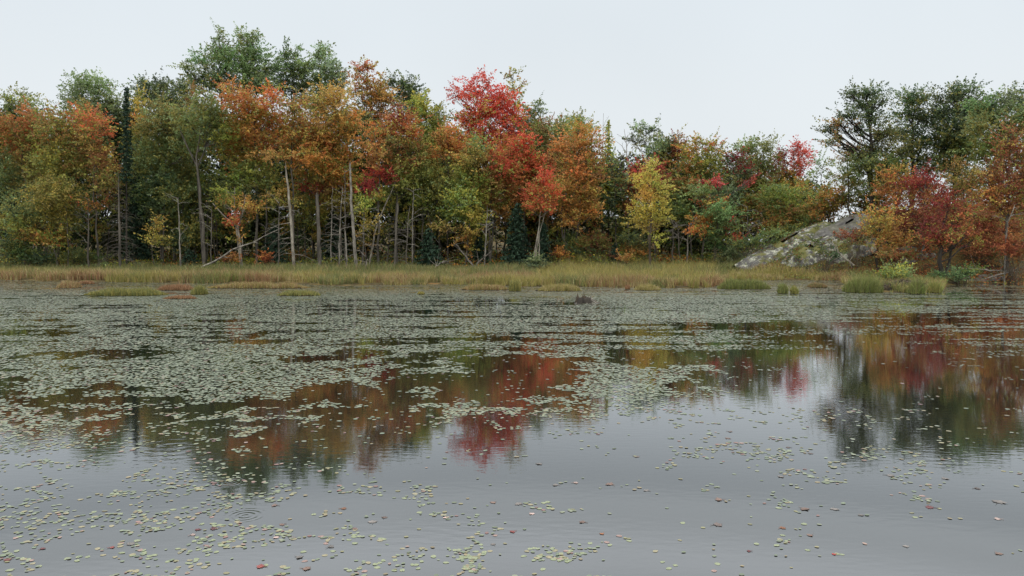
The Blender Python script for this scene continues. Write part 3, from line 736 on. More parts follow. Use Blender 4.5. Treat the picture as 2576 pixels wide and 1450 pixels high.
# --- right hill
tree(OAK, 'tallest open oak at the left end of the hilltop, limbs showing against the sky', T, 2196, 63, [(2188,234,40,11,'DG',.8),(2144,240,24,11,'DG',.8),(2222,254,30,14,'DG',.8),(2168,262,30,11,'DG',.6),(2122,288,30,12,'DG',.75),(2088,322,22,10,'DG',.85),(2112,312,28,9,'DG+BR',.75),(2150,326,30,11,'DG',.6),(2196,292,36,16,'DG',.7),(2212,336,40,20,'DG+OL',.8),(2106,356,32,10,'DG+BR',.6),(2146,376,32,13,'DG+BR',.6),(2204,384,44,22,'OL+DG',.9),(2176,422,44,20,'OL+DG',.9),(2228,424,34,24,'OL+DG'),(2216,462,36,20,'OL',.9)], bark='dark', r=.25, cover=3.6, via=[(2194,520),(2190,440),(2192,380),(2188,300),(2178,238)], trunks=[[(2192,480),(2180,410),(2140,372),(2100,350)]], leaf=.17, twigs=14)
tree('pine_tree', 'thin pine with scattered olive tufts in front of the open oak', T, 2136, 66, [(2128,398,24,10,'OL+BR',.6),(2142,424,26,10,'OL',.6),(2118,446,22,10,'OL+BR',.55),(2146,462,28,10,'OL',.6),(2130,490,28,10,'OL+DG',.6)], bark='brown', r=.09, leaf=.16, via=[(2136,520),(2134,440),(2130,380)])
tree(OAK, 'dark oak right of the tallest open one, crown full of small sky gaps', T, 2288, 66, [(2282,246,32,12,'DG',.8),(2324,254,30,14,'DG',.85),(2272,284,36,16,'DG',.8),(2318,296,34,18,'DG',.8),(2268,330,38,20,'DG',.85),(2318,346,36,22,'DG',.75),(2270,378,40,22,'DG+OL',.8),(2312,398,34,22,'DG+OL',.7),(2262,420,36,20,'OL+DG',.8)], bark='dark', r=.2, leaf=.18, trunks=[[(2290,500),(2300,420),(2330,340)]], twigs=12, cover=3.6)
tree(OAK, 'broad dense dark oak in the middle of the hilltop row', T, 2398, 65, [(2384,250,40,16,'DG'),(2432,234,36,14,'DG'),(2412,276,54,22,'DG'),(2362,292,38,24,'DG'),(2450,290,36,26,'DG'),(2386,330,50,26,'DG'),(2440,340,40,28,'DG'),(2372,372,44,26,'DG'),(2420,384,44,26,'DG+OL'),(2380,410,40,20,'DG+OL')], bark='dark', r=.2, leaf=.19, cover=3.2)
tree(OAK, 'brighter green tree at the right end of the hilltop row', T, 2515, 59, [(2486,262,42,20,'DG+G'),(2538,262,36,20,'G+DG'),(2574,282,30,24,'G+DG'),(2506,298,50,24,'OL+G'),(2466,326,38,26,'OL+G'),(2550,318,40,24,'OL+G'),(2510,346,50,26,'OL+G'),(2460,378,44,24,'OL+G'),(2520,390,50,26,'OL')], r=.18, leaf=.19)
tree(OAK, 'dark-topped tree rising at the right edge behind the brighter green one', T, 2570, 68, [(2548,246,26,14,'DG+G'),(2585,252,28,18,'DG'),(2600,290,36,30,'DG')], r=.15, leaf=.19)
tree(MAPLE, 'tall rusty-orange maple with tiered boughs at the right edge', T, 2534, 54, [(2540,338,20,18,'RB+BR'),(2530,368,30,18,'RB+BR'),(2558,392,32,22,'RB+BR'),(2512,408,34,18,'RB+BR'),(2560,440,40,20,'RB+BR'),(2498,446,40,18,'RB+BR'),(2540,478,48,22,'RB+BR'),(2480,486,36,16,'BR+O'),(2570,520,40,24,'BR'),(2510,520,44,20,'RB+BR'),(2596,470,40,50,'RB+BR')], r=.13, leaf=.15, cover=2.0)
tree(MAPLE, 'orange maple leaning over the top of the bare rock dome', T, 2250, 58.5, [(2252,432,18,13,'RO+O+RB'),(2236,456,22,15,'RO+O+RB'),(2272,458,28,18,'RO+O+RB'),(2248,484,34,16,'O+BR'),(2290,486,26,16,'RO+RB'),(2262,508,34,12,'O+YG')], r=.09, leaf=.14, cover=1.7)
tree(MAPLE, 'low orange and green maple beside the right flank of the rock dome', T, 2208, 55.5, [(2214,532,34,12,'O+YG'),(2188,556,26,16,'O+YG'),(2228,562,40,18,'O+BR'),(2196,586,28,14,'O+YG'),(2240,592,38,18,'O+BR'),(2212,612,28,14,'YG+O'),(2262,612,24,10,'BR+O')], r=.11, bark='dark', leaf=.14, cover=1.6, via=[(2206,640),(2212,590),(2222,530)])
tree(MAPLE, 'crimson open-branched maple between the low orange one and the forked-trunk one', T, 2318, 56, [(2306,466,36,20,'DR+RB'),(2340,458,26,20,'DR+CR',.6),(2370,480,22,16,'DR+RB',.5),(2312,502,40,18,'DR+BR'),(2352,506,36,18,'DR+CR',.8),(2288,526,34,18,'DR+RB'),(2326,538,42,18,'DR+BR'),(2300,566,34,16,'DR+RB'),(2338,568,26,14,'DR+BR')], r=.1, leaf=.14, twigs=14, cover=1.8)
tree(MAPLE, 'red-orange maple on a black forked trunk at the water edge on the right', T, 2372, 51.5, [(2384,520,34,14,'RB+DR'),(2420,532,32,16,'RO+RB'),(2366,552,36,18,'DR+RB'),(2408,566,42,18,'RO+RB'),(2350,588,34,16,'RB+DR'),(2392,596,46,16,'RO+RB'),(2436,588,30,16,'RO+RB'),(2366,610,38,8,'RO+RB'),(2416,606,32,9,'RO+O+RB'),(2448,604,20,8,'BR+O')], bark='dark', r=.19, cover=1.7, via=[(2364,655),(2370,600),(2386,530)], trunks=[[(2388,660),(2394,620),(2410,560)]], leaf=.14)
tree(BL, 'sparse yellow-brown tree in front of the broad dense oak', T, 2428, 60, [(2398,426,28,16,'YO+OL',.6),(2436,436,30,18,'OL+YO',.7),(2410,462,34,18,'YO+OL',.6),(2446,478,28,18,'YO',.6),(2424,508,34,16,'YO+BR',.6),(2452,522,22,14,'YO',.5)], r=.09, leaf=.15, trunks=[[(2452,580),(2450,500),(2442,430)]], twigs=12)
tree(BL, 'rusty low tree on the right slope behind the forked-trunk maple', T, 2470, 57, [(2456,560,38,18,'BR+RB'),(2500,556,36,20,'BR+RB'),(2476,592,44,18,'BR+RB'),(2530,580,36,20,'RB+BR')], r=.08, leaf=.15)
# --- conifers of the understory
conifer('spruce_tree', 'dark spruce filling the gap right of the dead grey spruce', 352, 74, 392, 650, 52, dens=1.1)
conifer('spruce_tree', 'young blue-green spruce under the vermilion maple at the grass edge', 1300, 67, 506, 664, 44, dens=1.4)
conifer('spruce_tree', 'small dark spruce between the white-stemmed sapling and the big orange maple', 1366, 66.5, 556, 664, 30, dens=1.4)
conifer('spruce_tree', 'broad low spruce at the grass edge below the olive tree', 1078, 67, 572, 668, 44, dens=1.3)
conifer('spruce_tree', 'tiny dark spruce among the brush left of the yellow tree', 1547, 67, 614, 662, 20, dens=1.4)
conifer('spruce_tree', 'dark spruce in the shadow under the crimson maple on the right slope', 2292, 59, 560, 650, 34, dens=1.2)
conifer('spruce_tree', 'short dark spruce left of the broken white snag', 690, 70, 560, 662, 40, dens=1.1)
conifer('spruce_tree', 'small spruce at the foot of the pale-trunked tall tree', 478, 68, 628, 664, 34, dens=1.2)
conifer('spruce_tree', 'dark spruce in the shade at the far left edge', 42, 74, 480, 655, 46, dens=1.0)
conifer('spruce_tree', 'shaded spruce between the two grey snags', 838, 75, 520, 662, 44, dens=1.0)
conifer('spruce_tree', 'low spruce beside the rust-brown maple trunk', 1205, 71, 590, 665, 36, dens=1.1)
conifer('spruce_tree', 'small spruce tip on the skyline left of the scarlet maple', 1098, 88, 262, 420, 26, dens=1.0)
# understory trees between the front trunks and the shaded interior
MID = [(-20, 'OL+YG', 'olive', 'at the far left edge below the red-orange maple'), (55, 'YG+OL', 'yellow-green', 'under the far-left red-orange maple'), (112, 'OL+O', 'olive and orange', 'left of the second left maple trunk'),
       (182, 'OL+DG', 'dull olive', 'right of the second left maple trunk'), (268, 'OL+BR', 'brown-olive', 'behind the dead grey spruce'), (372, 'DG+OL', 'dark olive', 'under the left of the broad olive maple'),
       (440, 'DG+OL', 'dark olive', 'under the right of the broad olive maple'), (490, 'OL+DG', 'dim olive', 'left of the pale-trunked tall tree trunk'), (545, 'OL+YG', 'yellowish olive', 'between the pale-trunked tall tree and the small pale-stemmed maple'), (618, 'YG+O', 'yellow-green', 'above the small pale-stemmed maple'),
       (680, 'YG+OL', 'olive-yellow', 'right of the large orange maple trunk'), (752, 'O+YG', 'orange-green', 'right of the broken white snag'), (792, 'YG+Y', 'yellow-green', 'above the thick grey snag'), (838, 'O+YO', 'orange-tan', 'left of the tall pale snag'),
       (905, 'YG+YO', 'bright yellow-green', 'right of the tall pale snag'), (972, 'YG+Y+OL', 'yellow-olive', 'under the slender crimson-boughed maple'), (1040, 'OL+YG', 'olive', 'right of the dusty red-brown maple trunk'), (1110, 'OL+YG', 'olive-green', 'under the orange-tan maple'),
       (1178, 'YG+G', 'fresh yellow-green', 'behind the V of broken logs'), (1256, 'BR+OL', 'brown-olive', 'under the rust-brown maple'), (1330, 'BR+OL', 'rusty', 'behind the white-stemmed sapling'), (1400, 'OL+BR', 'olive-brown', 'left of the big orange maple trunk'),
       (1480, 'O+OL', 'orange-olive', 'right of the big orange maple trunk'), (1600, 'OL+DG', 'dark olive', 'left of the slender yellow tree trunk'), (1690, 'OL+DG', 'dark olive', 'right of the slender yellow tree'), (1745, 'DG+OL', 'dark green', 'left of the splashed green maple'),
       (1872, 'OL+BR', 'brownish olive', 'right of the splashed green maple'), (1940, 'OL+BR', 'rust-flecked', 'below the yellow-green skyline tree'), (2020, 'OL+O', 'olive and orange', 'at the upper end of the rock slope brush')]
for k, (fx, pn, word, where) in enumerate(MID):
    g = np.random.default_rng(390 + k)
    ls = []
    top = np.interp(fx, [0, 900, 1300, 1700, 2020], [440, 440, 470, 480, 500]); low = np.interp(fx, [0, 1300, 1700, 1850, 2020], [605, 605, 605, 590, 545])
    y = top + g.uniform(-15, 15)
    while y < low:
        deep = y > 540
        ls.append((fx + g.normal() * 20, y, 32 + g.uniform(-8, 12), 20, pn if not deep else pn + '+YG', g.uniform(.4, .7) * (.6 if deep else 1)))
        y += g.uniform(24, 40)
    tree(BL, word + ' understory tree ' + where, T, fx, 76 + g.uniform(-2.5, 3), ls, r=.08, leaf=.22, cover=2.2, group='understory trees', twigs=5)
# --- filler trees of the shaded interior, its shade put into their leaf colours
FILL = [(-60, 'at the very left border'), (20, 'behind the far-left maple'), (100, 'between the two leftmost maples'), (185, 'behind the second left maple'),
        (262, 'behind the slender red-topped maple'), (335, 'behind the narrow spruce spire'), (430, 'behind the broad olive maple'), (505, 'behind the pale-trunked tall tree'),
        (575, 'behind the left side of the large orange maple'), (655, 'behind the large orange maple trunk'), (722, 'behind the broken white snag'),
        (790, 'behind the thick grey snag'), (855, 'behind the tan-yellow maple'), (925, 'behind the rusty tall maple'), (990, 'behind the dusty red-brown maple'),
        (1060, 'behind the yellow-green tree'), (1130, 'behind the orange-tan maple'), (1200, 'behind the rust-brown maple'), (1270, 'behind the young blue-green spruce'),
        (1340, 'behind the white-stemmed sapling'), (1410, 'behind the left side of the big orange maple'), (1490, 'behind the right side of the big orange maple'),
        (1570, 'behind the sparse shaded tree'), (1650, 'behind the slender yellow tree'), (1720, 'between the yellow tree and the splashed green maple'),
        (1790, 'behind the splashed green maple'), (1860, 'behind the brush-like green maple'), (1935, 'behind the spreading olive-green tree'), (2010, 'behind the rusty boughs by the rock slope')]
TOPS = np.interp([f[0] for f in FILL], [-60, 300, 480, 900, 1200, 1400, 1600, 2010], [330, 300, 310, 330, 360, 400, 440, 460])
for k, (fx, where) in enumerate(FILL):
    g = np.random.default_rng(90 + k)
    top = TOPS[k] + g.uniform(-15, 25)
    ls = []
    y = top
    while y < 625:
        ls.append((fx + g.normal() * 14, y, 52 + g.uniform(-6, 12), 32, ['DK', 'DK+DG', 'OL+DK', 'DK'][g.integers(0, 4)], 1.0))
        y += 40
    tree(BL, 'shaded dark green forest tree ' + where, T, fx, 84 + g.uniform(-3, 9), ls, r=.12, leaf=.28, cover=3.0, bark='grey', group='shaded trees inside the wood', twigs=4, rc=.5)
HFILL = [(2176, 'left of the tallest open oak trunk'), (2230, 'behind the tallest open oak trunk'), (2330, 'behind the crimson open-branched maple'), (2410, 'under the broad dense oak'), (2490, 'under the brighter green hilltop tree'), (2580, 'behind the tiered rusty maple')]
for k, (fx, where) in enumerate(HFILL):
    g = np.random.default_rng(190 + k)
    ls = []
    y = 455 if k < 1 else 425
    while y < 560:
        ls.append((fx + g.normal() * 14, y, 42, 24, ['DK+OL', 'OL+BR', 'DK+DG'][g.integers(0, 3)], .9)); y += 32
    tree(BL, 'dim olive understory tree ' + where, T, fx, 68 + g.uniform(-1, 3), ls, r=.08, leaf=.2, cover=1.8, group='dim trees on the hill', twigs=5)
# bare trunks showing in the dark interior
STEMS = [(85, 72, 430, 'left of the second left maple'), (118, 71, 440, 'just left of the second left maple trunk'), (410, 70, 470, 'right of the dead grey spruce'), (436, 74, 480, 'under the broad olive maple'), (520, 73, 470, 'behind the pale-trunked tall tree'),
         (548, 74, 480, 'between the pale-trunked tree and the small pale-stemmed maple'), (668, 72, 430, 'right of the large orange maple trunk'), (770, 74, 440, 'between the broken white snag and the thick grey one'),
         (868, 68, 420, 'left of the tall pale snag'), (1036, 68, 480, 'right of the dead spruce with drooping twigs'), (1062, 72, 470, 'above the broad low spruce'), (1106, 72, 480, 'left of the mottled yellow-green tree'),
         (1418, 72, 480, 'under the left of the big orange maple'), (1648, 70, 520, 'right of the yellow tree'), (1692, 67, 560, 'between the yellow tree and the splashed green maple'), (1728, 67, 570, 'left of the splashed green maple'), (1712, 70, 560, 'in the dark gap left of the splashed green maple'), (1878, 70, 520, 'right of the splashed green maple'), (2445, 58, 500, 'behind the forked-trunk maple')]
STEMS += [(172, 66, 520, 'right of the low yellow-green sapling'), (222, 66.5, 500, 'left of the slender red-topped maple trunk'), (455, 66, 500, 'left of the pale-trunked tall tree trunk'),
          (532, 66, 520, 'at the foot of the long fallen white trunk'), (700, 65, 500, 'left of the broken white snag'), (852, 66, 470, 'midway between the thick grey snag and the tall pale snag'), (912, 66, 500, 'just right of the tall pale snag'), (1020, 66, 520, 'just right of the drooping dead spruce'), (1218, 66, 520, 'left of the rust-brown maple trunk')]
for k, (fx, d, ty, where) in enumerate(STEMS):
    g = np.random.default_rng(290 + k)
    sx = fx + g.uniform(-10, 10)
    dead_tree('bare_tree', 'slim bare stem ' + where, d, [(fx, 660), (fx + (sx - fx) * .5, (660 + ty) / 2), (sx, ty)], [g.uniform(.06, .11), .06, .03], ['grey', 'dead'][k % 3 == 0],
              [(g.uniform(ty, 620), g.choice([-1, 1]) * g.uniform(15, 45), g.uniform(-30, 10), .018) for q in range(7)], cat='tree', group='bare stems in the shade', jag=.1)
# ------------------------------------------------------------------ dead wood
g = np.random.default_rng(77)
dead_tree('dead_snag', 'tall broken white snag leaning slightly left, stripped of bark', 64, [(740, 670), (733, 560), (726, 480), (718, 418)], [.16, .13, .10, .06], 'pale',
          [(545, -62, 18, .025), (560, -70, 30, .025), (580, -60, 34, .02), (600, -66, 20, .022), (520, -50, 8, .02), (610, -55, 40, .018), (640, -40, 5, .02), (590, 42, 20, .018), (530, 34, 10, .02), (640, 50, 18, .02), (655, 40, 25, .015), (622, -72, 45, .018)])
dead_tree('dead_snag', 'thickest grey snag with a flat broken top', 64, [(803, 672), (802, 590), (798, 492)], [.20, .17, .14], 'grey', [(520, 20, -8, .02), (560, -18, 6, .02), (600, 16, 8, .02)], jag=.25)
dead_tree('dead_snag', 'tall pale snag with broken stubs, left of the leaning birch', 65, [(896, 675), (889, 580), (883, 500), (880, 412)], [.17, .15, .12, .08], 'dead',
          [(545, 40, 10, .02), (570, -46, 20, .02), (590, 44, 4, .02), (610, -40, 28, .02), (520, 28, -6, .018), (500, -24, 4, .018), (630, 36, 18, .018), (560, 52, 30, .018), (640, -50, 30, .018), (600, 60, 40, .016)])
dead_tree('dead_snag', 'short thin snag between the thick grey snag and the tall pale one', 63.5, [(873, 678), (872, 640), (869, 585)], [.08, .07, .05], 'dead', [(610, -22, 8, .015), (630, 18, 4, .015)], jag=.15)
dead_tree('dead_spruce', 'dead grey spruce with dense drooping bare twigs below the narrow spire', 64.6, [(302, 664), (300, 560), (298, 442)], [.13, .11, .03], 'grey', spruce_twigs(455, 655, 12, 52, 90, 5, .015))
dead_tree('dead_spruce', 'dead spruce stem with drooping twigs right of the leaning birch', 66, [(992, 666), (995, 590), (1001, 515)], [.14, .12, .07], 'grey', spruce_twigs(545, 655, 24, 46, 30, 6, .02))
dead_tree('dead_spruce', 'faint dead spruce veiling the thick grey snag on its right', 69, [(832, 664), (834, 580), (836, 480)], [.06, .05, .02], 'twig', spruce_twigs(500, 655, 14, 40, 40, 7, .016))
dead_tree('dead_spruce', 'cut-off dead spruce leaning in at the far left edge', 66, [(-14, 664), (-12, 590), (-8, 520)], [.1, .08, .03], 'dead', spruce_twigs(550, 650, 16, 40, 26, 8, .02))
dead_tree('leaning_birch', 'slender white birch leaning right, left of the dusty red-brown maple', 68, [(926, 660), (942, 590), (958, 540), (985, 482), (996, 452)], [.11, .09, .08, .06, .04], 'pale', [(500, 18, -20, .02)], cat='tree', jag=.1)
dead_tree('bare_tree', 'leafless grey tree with fine twigs reaching above the skyline, right of the pointed conifer', 80, [(1582, 650), (1582, 500), (1578, 400), (1572, 330)], [.12, .09, .06, .02], 'twig',
          [(y, s * w, -w * 1.2, .022) for y, s, w in [(470, 1, 30), (450, -1, 34), (430, 1, 34), (415, -1, 28), (400, 1, 36), (385, -1, 30), (370, 1, 24), (360, -1, 20), (350, 1, 12), (490, -1, 36), (510, 1, 30)]], cat='tree', jag=.2)
dead_tree('bare_tree', 'thin bare twig tip on the skyline behind the pointed pale conifer', 84, [(1516, 600), (1516, 400), (1518, 290)], [.08, .05, .012], 'twig', [(y, s * 16, -26, .016) for y, s in [(340, 1), (330, -1), (318, 1), (360, -1), (370, 1), (385, -1)]], cat='tree', jag=.3)
dead_tree('bare_sapling', 'short pale bare stem beside the white-stemmed scarlet sapling', 63.5, [(1354, 660), (1357, 630), (1355, 585)], [.06, .05, .03], 'pale', [(610, 12, -10, .012)], cat='dead tree', jag=.15)
dead_tree('bare_sapling', 'bent pale bare sapling on the right shore under the tiered rusty maple', 52, [(2528, 650), (2530, 600), (2538, 555), (2552, 520)], [.06, .05, .04, .025], 'dead', [(545, 24, -6, .02), (560, -56, -14, .015), (590, 20, 40, .015), (525, 26, 4, .015)], cat='dead tree', jag=.15)

def log(name, label, a, b, r, d0, d1, bark='dead', cat='fallen log', stubs=6, lift=.0):
    N_TREE[0] += 1
    gg = np.random.default_rng(8000 + N_TREE[0])
    A, B = P(*a, d0), P(*b, d1)
    root = tag(empty(name, A), label, cat)
    tm = MB(); t = np.linspace(0, 1, 9)[:, None]
    p = A + (B - A) * t; p[1:-1] += gg.normal(size=(7, 3)) * .04
    tube(tm, p, np.linspace(r, r * .35, 9), 7)
    bm_ = tm
    for q in range(stubs):
        m = gg.integers(2, 8); e2 = p[m] + gg.normal(size=3) * np.array([.5, .4, .5]) + (B - A) / np.linalg.norm(B - A) * .35
        tube(bm_, [p[m], (p[m] + e2) / 2, e2], np.array([r * .35, r * .25, .008]), 4, cap=False)
    tm.build('trunk', M_BARK[bark], root, smooth=True, origin=A)
    return root

log('fallen_log', 'long thin fallen white trunk propped at a slant left of the broken white snag', (508, 672), (714, 572), .085, 63.0, 63.6, stubs=10)
log('fallen_log', 'broken log slanting down to the right, left leg of the V below the mottled tree', (1192, 672), (1141, 604), .08, 64, 66, 'grey', stubs=7)
log('fallen_log', 'broken log slanting down to the left, right leg of the V below the mottled tree', (1193, 672), (1236, 632), .08, 64, 65, 'grey', stubs=6)
log('fallen_branch', 'small arched bleached branch in the grass left of the V of logs', (1094, 674), (1117, 656), .05, 63, 63.5, cat='fallen branch', stubs=7)
log('fallen_branch', 'bleached dead limb with many twigs lying across the lichen rock', (2148, 668), (2098, 628), .07, 55.4, 55.8, 'pale', 'fallen branch', stubs=14)
log('fallen_branch', 'dark dead branch sloping across the right shore', (2420, 676), (2562, 684), .05, 52.6, 52.6, 'twig', 'fallen branch', stubs=10)
log('fallen_branch', 'thin bare branch trailing into the water at the right edge', (2478, 702), (2580, 672), .04, 51.5, 52.5, 'twig', 'fallen branch', stubs=12)
log('fallen_branch', 'pale broken stub leaning out of the grass left of the leaning birch', (920, 676), (926, 652), .06, 63, 63, 'pale', 'fallen branch', stubs=2)

# ------------------------------------------------------------------ shrubs along the edge
shrub('shrub', 'round green willow bush at the grass edge under the white-stemmed sapling', 1346, 60, [(1336, 664, 22, 13, 'G+DG'), (1356, 666, 20, 12, 'G+DG'), (1346, 654, 16, 10, 'G')])
shrub('shrub', 'olive brush mound on the slope right of the big orange maple', 1450, 68, [(1430, 612, 36, 16, 'OL+DG'), (1470, 616, 36, 16, 'OL+BR'), (1450, 634, 50, 18, 'OL+DG')])
shrub('shrub', 'greyish red-brown brush left of the tiny dark spruce', 1508, 67, [(1495, 606, 34, 16, 'OL+RB'), (1520, 622, 30, 18, 'RB+OL'), (1500, 640, 44, 16, 'RB+DG')])
shrub('shrub', 'olive-green brush right of the tiny dark spruce', 1585, 68, [(1570, 606, 34, 16, 'OL+DG'), (1600, 616, 30, 18, 'OL+DG'), (1580, 638, 40, 18, 'OL+O')])
shrub('shrub', 'red huckleberry bush at the grass edge below the big orange maple', 1400, 66, [(1402, 640, 26, 14, 'RB+O'), (1385, 652, 20, 10, 'OL+RB')])
shrub('shrub', 'yellow-orange bush below the tiny dark spruce', 1560, 65, [(1566, 648, 20, 9, 'YO+O'), (1580, 654, 18, 8, 'OL+Y')])
shrub('shrub', 'dark green bush under the splashed green maple', 1846, 64, [(1838, 642, 30, 14, 'G+DG'), (1810, 652, 26, 10, 'DG+OL')])
shrub('shrub', 'rusty fern clump at the foot of the small pale-stemmed maple', 585, 64, [(566, 652, 22, 9, 'BR+RB'), (590, 654, 18, 9, 'O+BR')], cat='fern clump')
shrub('shrub', 'orange-leaved bush right of the small pale-stemmed maple', 664, 65, [(660, 648, 16, 12, 'O+RB'), (672, 656, 14, 8, 'RB')])
shrub('shrub', 'bright fresh green bush at the waterline right of the lush reeds', 2252, 47, [(2248, 684, 30, 13, 'G+YG'), (2274, 690, 24, 11, 'G'), (2228, 692, 20, 10, 'G+YG')], leaf=.11)
shrub('shrub', 'dark green bank shrub under the black forked trunk', 2410, 50, [(2400, 690, 40, 12, 'DG+G'), (2440, 684, 34, 12, 'DG+OL'), (2370, 692, 24, 10, 'DG+G')], leaf=.11)
shrub('shrub', 'rust-red bracken on the right shore at the edge of the photo', 2550, 52, [(2530, 628, 40, 16, 'RB+BR'), (2570, 640, 34, 20, 'RB+BR'), (2548, 606, 40, 14, 'RB+BR')], cat='fern clump')
shrub('shrub', 'rust-red bracken patch on the slope behind the forked-trunk maple', 2476, 55, [(2456, 630, 36, 12, 'RB+BR'), (2492, 638, 30, 12, 'RB+OL'), (2480, 618, 40, 12, 'RB')], cat='fern clump')
shrub('shrub', 'reddish ground bush in the hollow between the two lichen ledges', 2150, 56.5, [(2130, 592, 36, 7, 'RB+BR'), (2166, 584, 26, 7, 'BR+OL')])
shrub('shrub', 'low green juniper patch on the lower lichen rock', 2075, 56.6, [(2066, 632, 34, 7, 'DG+OL'), (2100, 640, 30, 7, 'DG')])
shrub('shrub', 'tawny brush on the rock foot under the low orange maple', 2260, 54, [(2246, 640, 36, 10, 'BR+OL'), (2290, 646, 30, 10, 'RB+OL')])
shrub('shrub', 'olive brush at the left foot of the rock slope', 1880, 62, [(1862, 612, 30, 12, 'OL+DG'), (1900, 604, 34, 11, 'OL+DG'), (1940, 590, 34, 11, 'OL+G')])
shrub('shrub', 'olive brush higher up the rock slope below the olive and orange tree', 2020, 66, [(1996, 574, 36, 12, 'OL+DG'), (2036, 560, 30, 12, 'DG+OL'), (2070, 548, 26, 10, 'OL+O')])
shrub('shrub', 'dark green bush at the far left grass edge', 60, 65, [(40, 642, 44, 18, 'DG+OL'), (90, 648, 36, 14, 'DG')])
shrub('shrub', 'shadowed green bush left of the dead grey spruce', 200, 66, [(180, 640, 40, 18, 'DG+OL'), (225, 648, 30, 12, 'OL+DG')])

# low undergrowth: uncountable small leaves along the wood's edge and over the hill
def scatter_leaves(name, n, xr, yr, hfun, palfun, leaf, keep, seed):
    g = np.random.default_rng(seed)
    x = g.uniform(*xr, n); y = g.uniform(*yr, n)
    k = keep(x, y, g); x, y = x[k], y[k]
    z = ground(x, y) + g.random(len(x)) * hfun(x, y)
    m = MB()
    leaf_quads(m, np.stack([x, y, z], 1), leaf, 0.8, palfun(x, y, g), g, .5)
    o = m.build(name, M_LEAF); tag(o, kind='stuff')
    return o

ug = np.concatenate([PAL['DG'], PAL['OL'], PAL['G']]); ub = np.concatenate([PAL['RB'], PAL['BR'], PAL['O']]); uy = PAL['YG']
def ug_pal(x, y, g):
    c = ug[g.integers(0, len(ug), len(x))]
    nz = fbm(x * .22, y * .3, 41)
    m = (nz > .54) & (g.random(len(x)) < .65)
    c[m] = ub[g.integers(0, len(ub), m.sum())]
    m = (nz < .40) & (g.random(len(x)) < .6)
    c[m] = uy[g.integers(0, len(uy), m.sum())]
    return c * g.uniform(.6, 1.15, (len(x), 1))
o = scatter_leaves('undergrowth', 62000, (-52, 22), (63.5, 82), lambda x, y: (.35 + 1.0 * fbm(x * .35, y * .35, 5)) * sstep(63, 67, y), ug_pal, .2,
               lambda x, y, g: fbm(x * .35, y * .35, 9) + g.random(len(x)) * .3 > .55, 21)
o['label'] = 'mixed low green and rusty undergrowth along the foot of the wood'; o['category'] = 'undergrowth'
def hill_pal(x, y, g):
    u = x / y
    rr = sstep(.40, .52, u) * .8
    c = ug[g.integers(0, len(ug), len(x))]
    m = g.random(len(x)) < rr + .25 * (fbm(x * .5, y * .5, 8) > .52)
    c[m] = ub[g.integers(0, 7, m.sum())]
    return c * g.uniform(.6, 1.15, (len(x), 1))
o = scatter_leaves('hillside_brush', 60000, (14, 48), (50.5, 74), lambda x, y: (.06 + .5 * fbm(x * .5, y * .5, 5)) * (.4 + .6 * sstep(.38, .45, x / y)) * (1 + 1.2 * sstep(.45, .56, x / y)), hill_pal, .14,
               lambda x, y, g: (x / y > .262) & (y > np.interp(x / y, [.26, .42, .46, .7], [57, 54.5, 51, 50])) & (fbm(x * .5, y * .5, 9) + g.random(len(x)) * .35 > .55), 22)
o['label'] = 'low grass, fern and brush covering the rocky hillside on the right'; o['category'] = 'undergrowth'

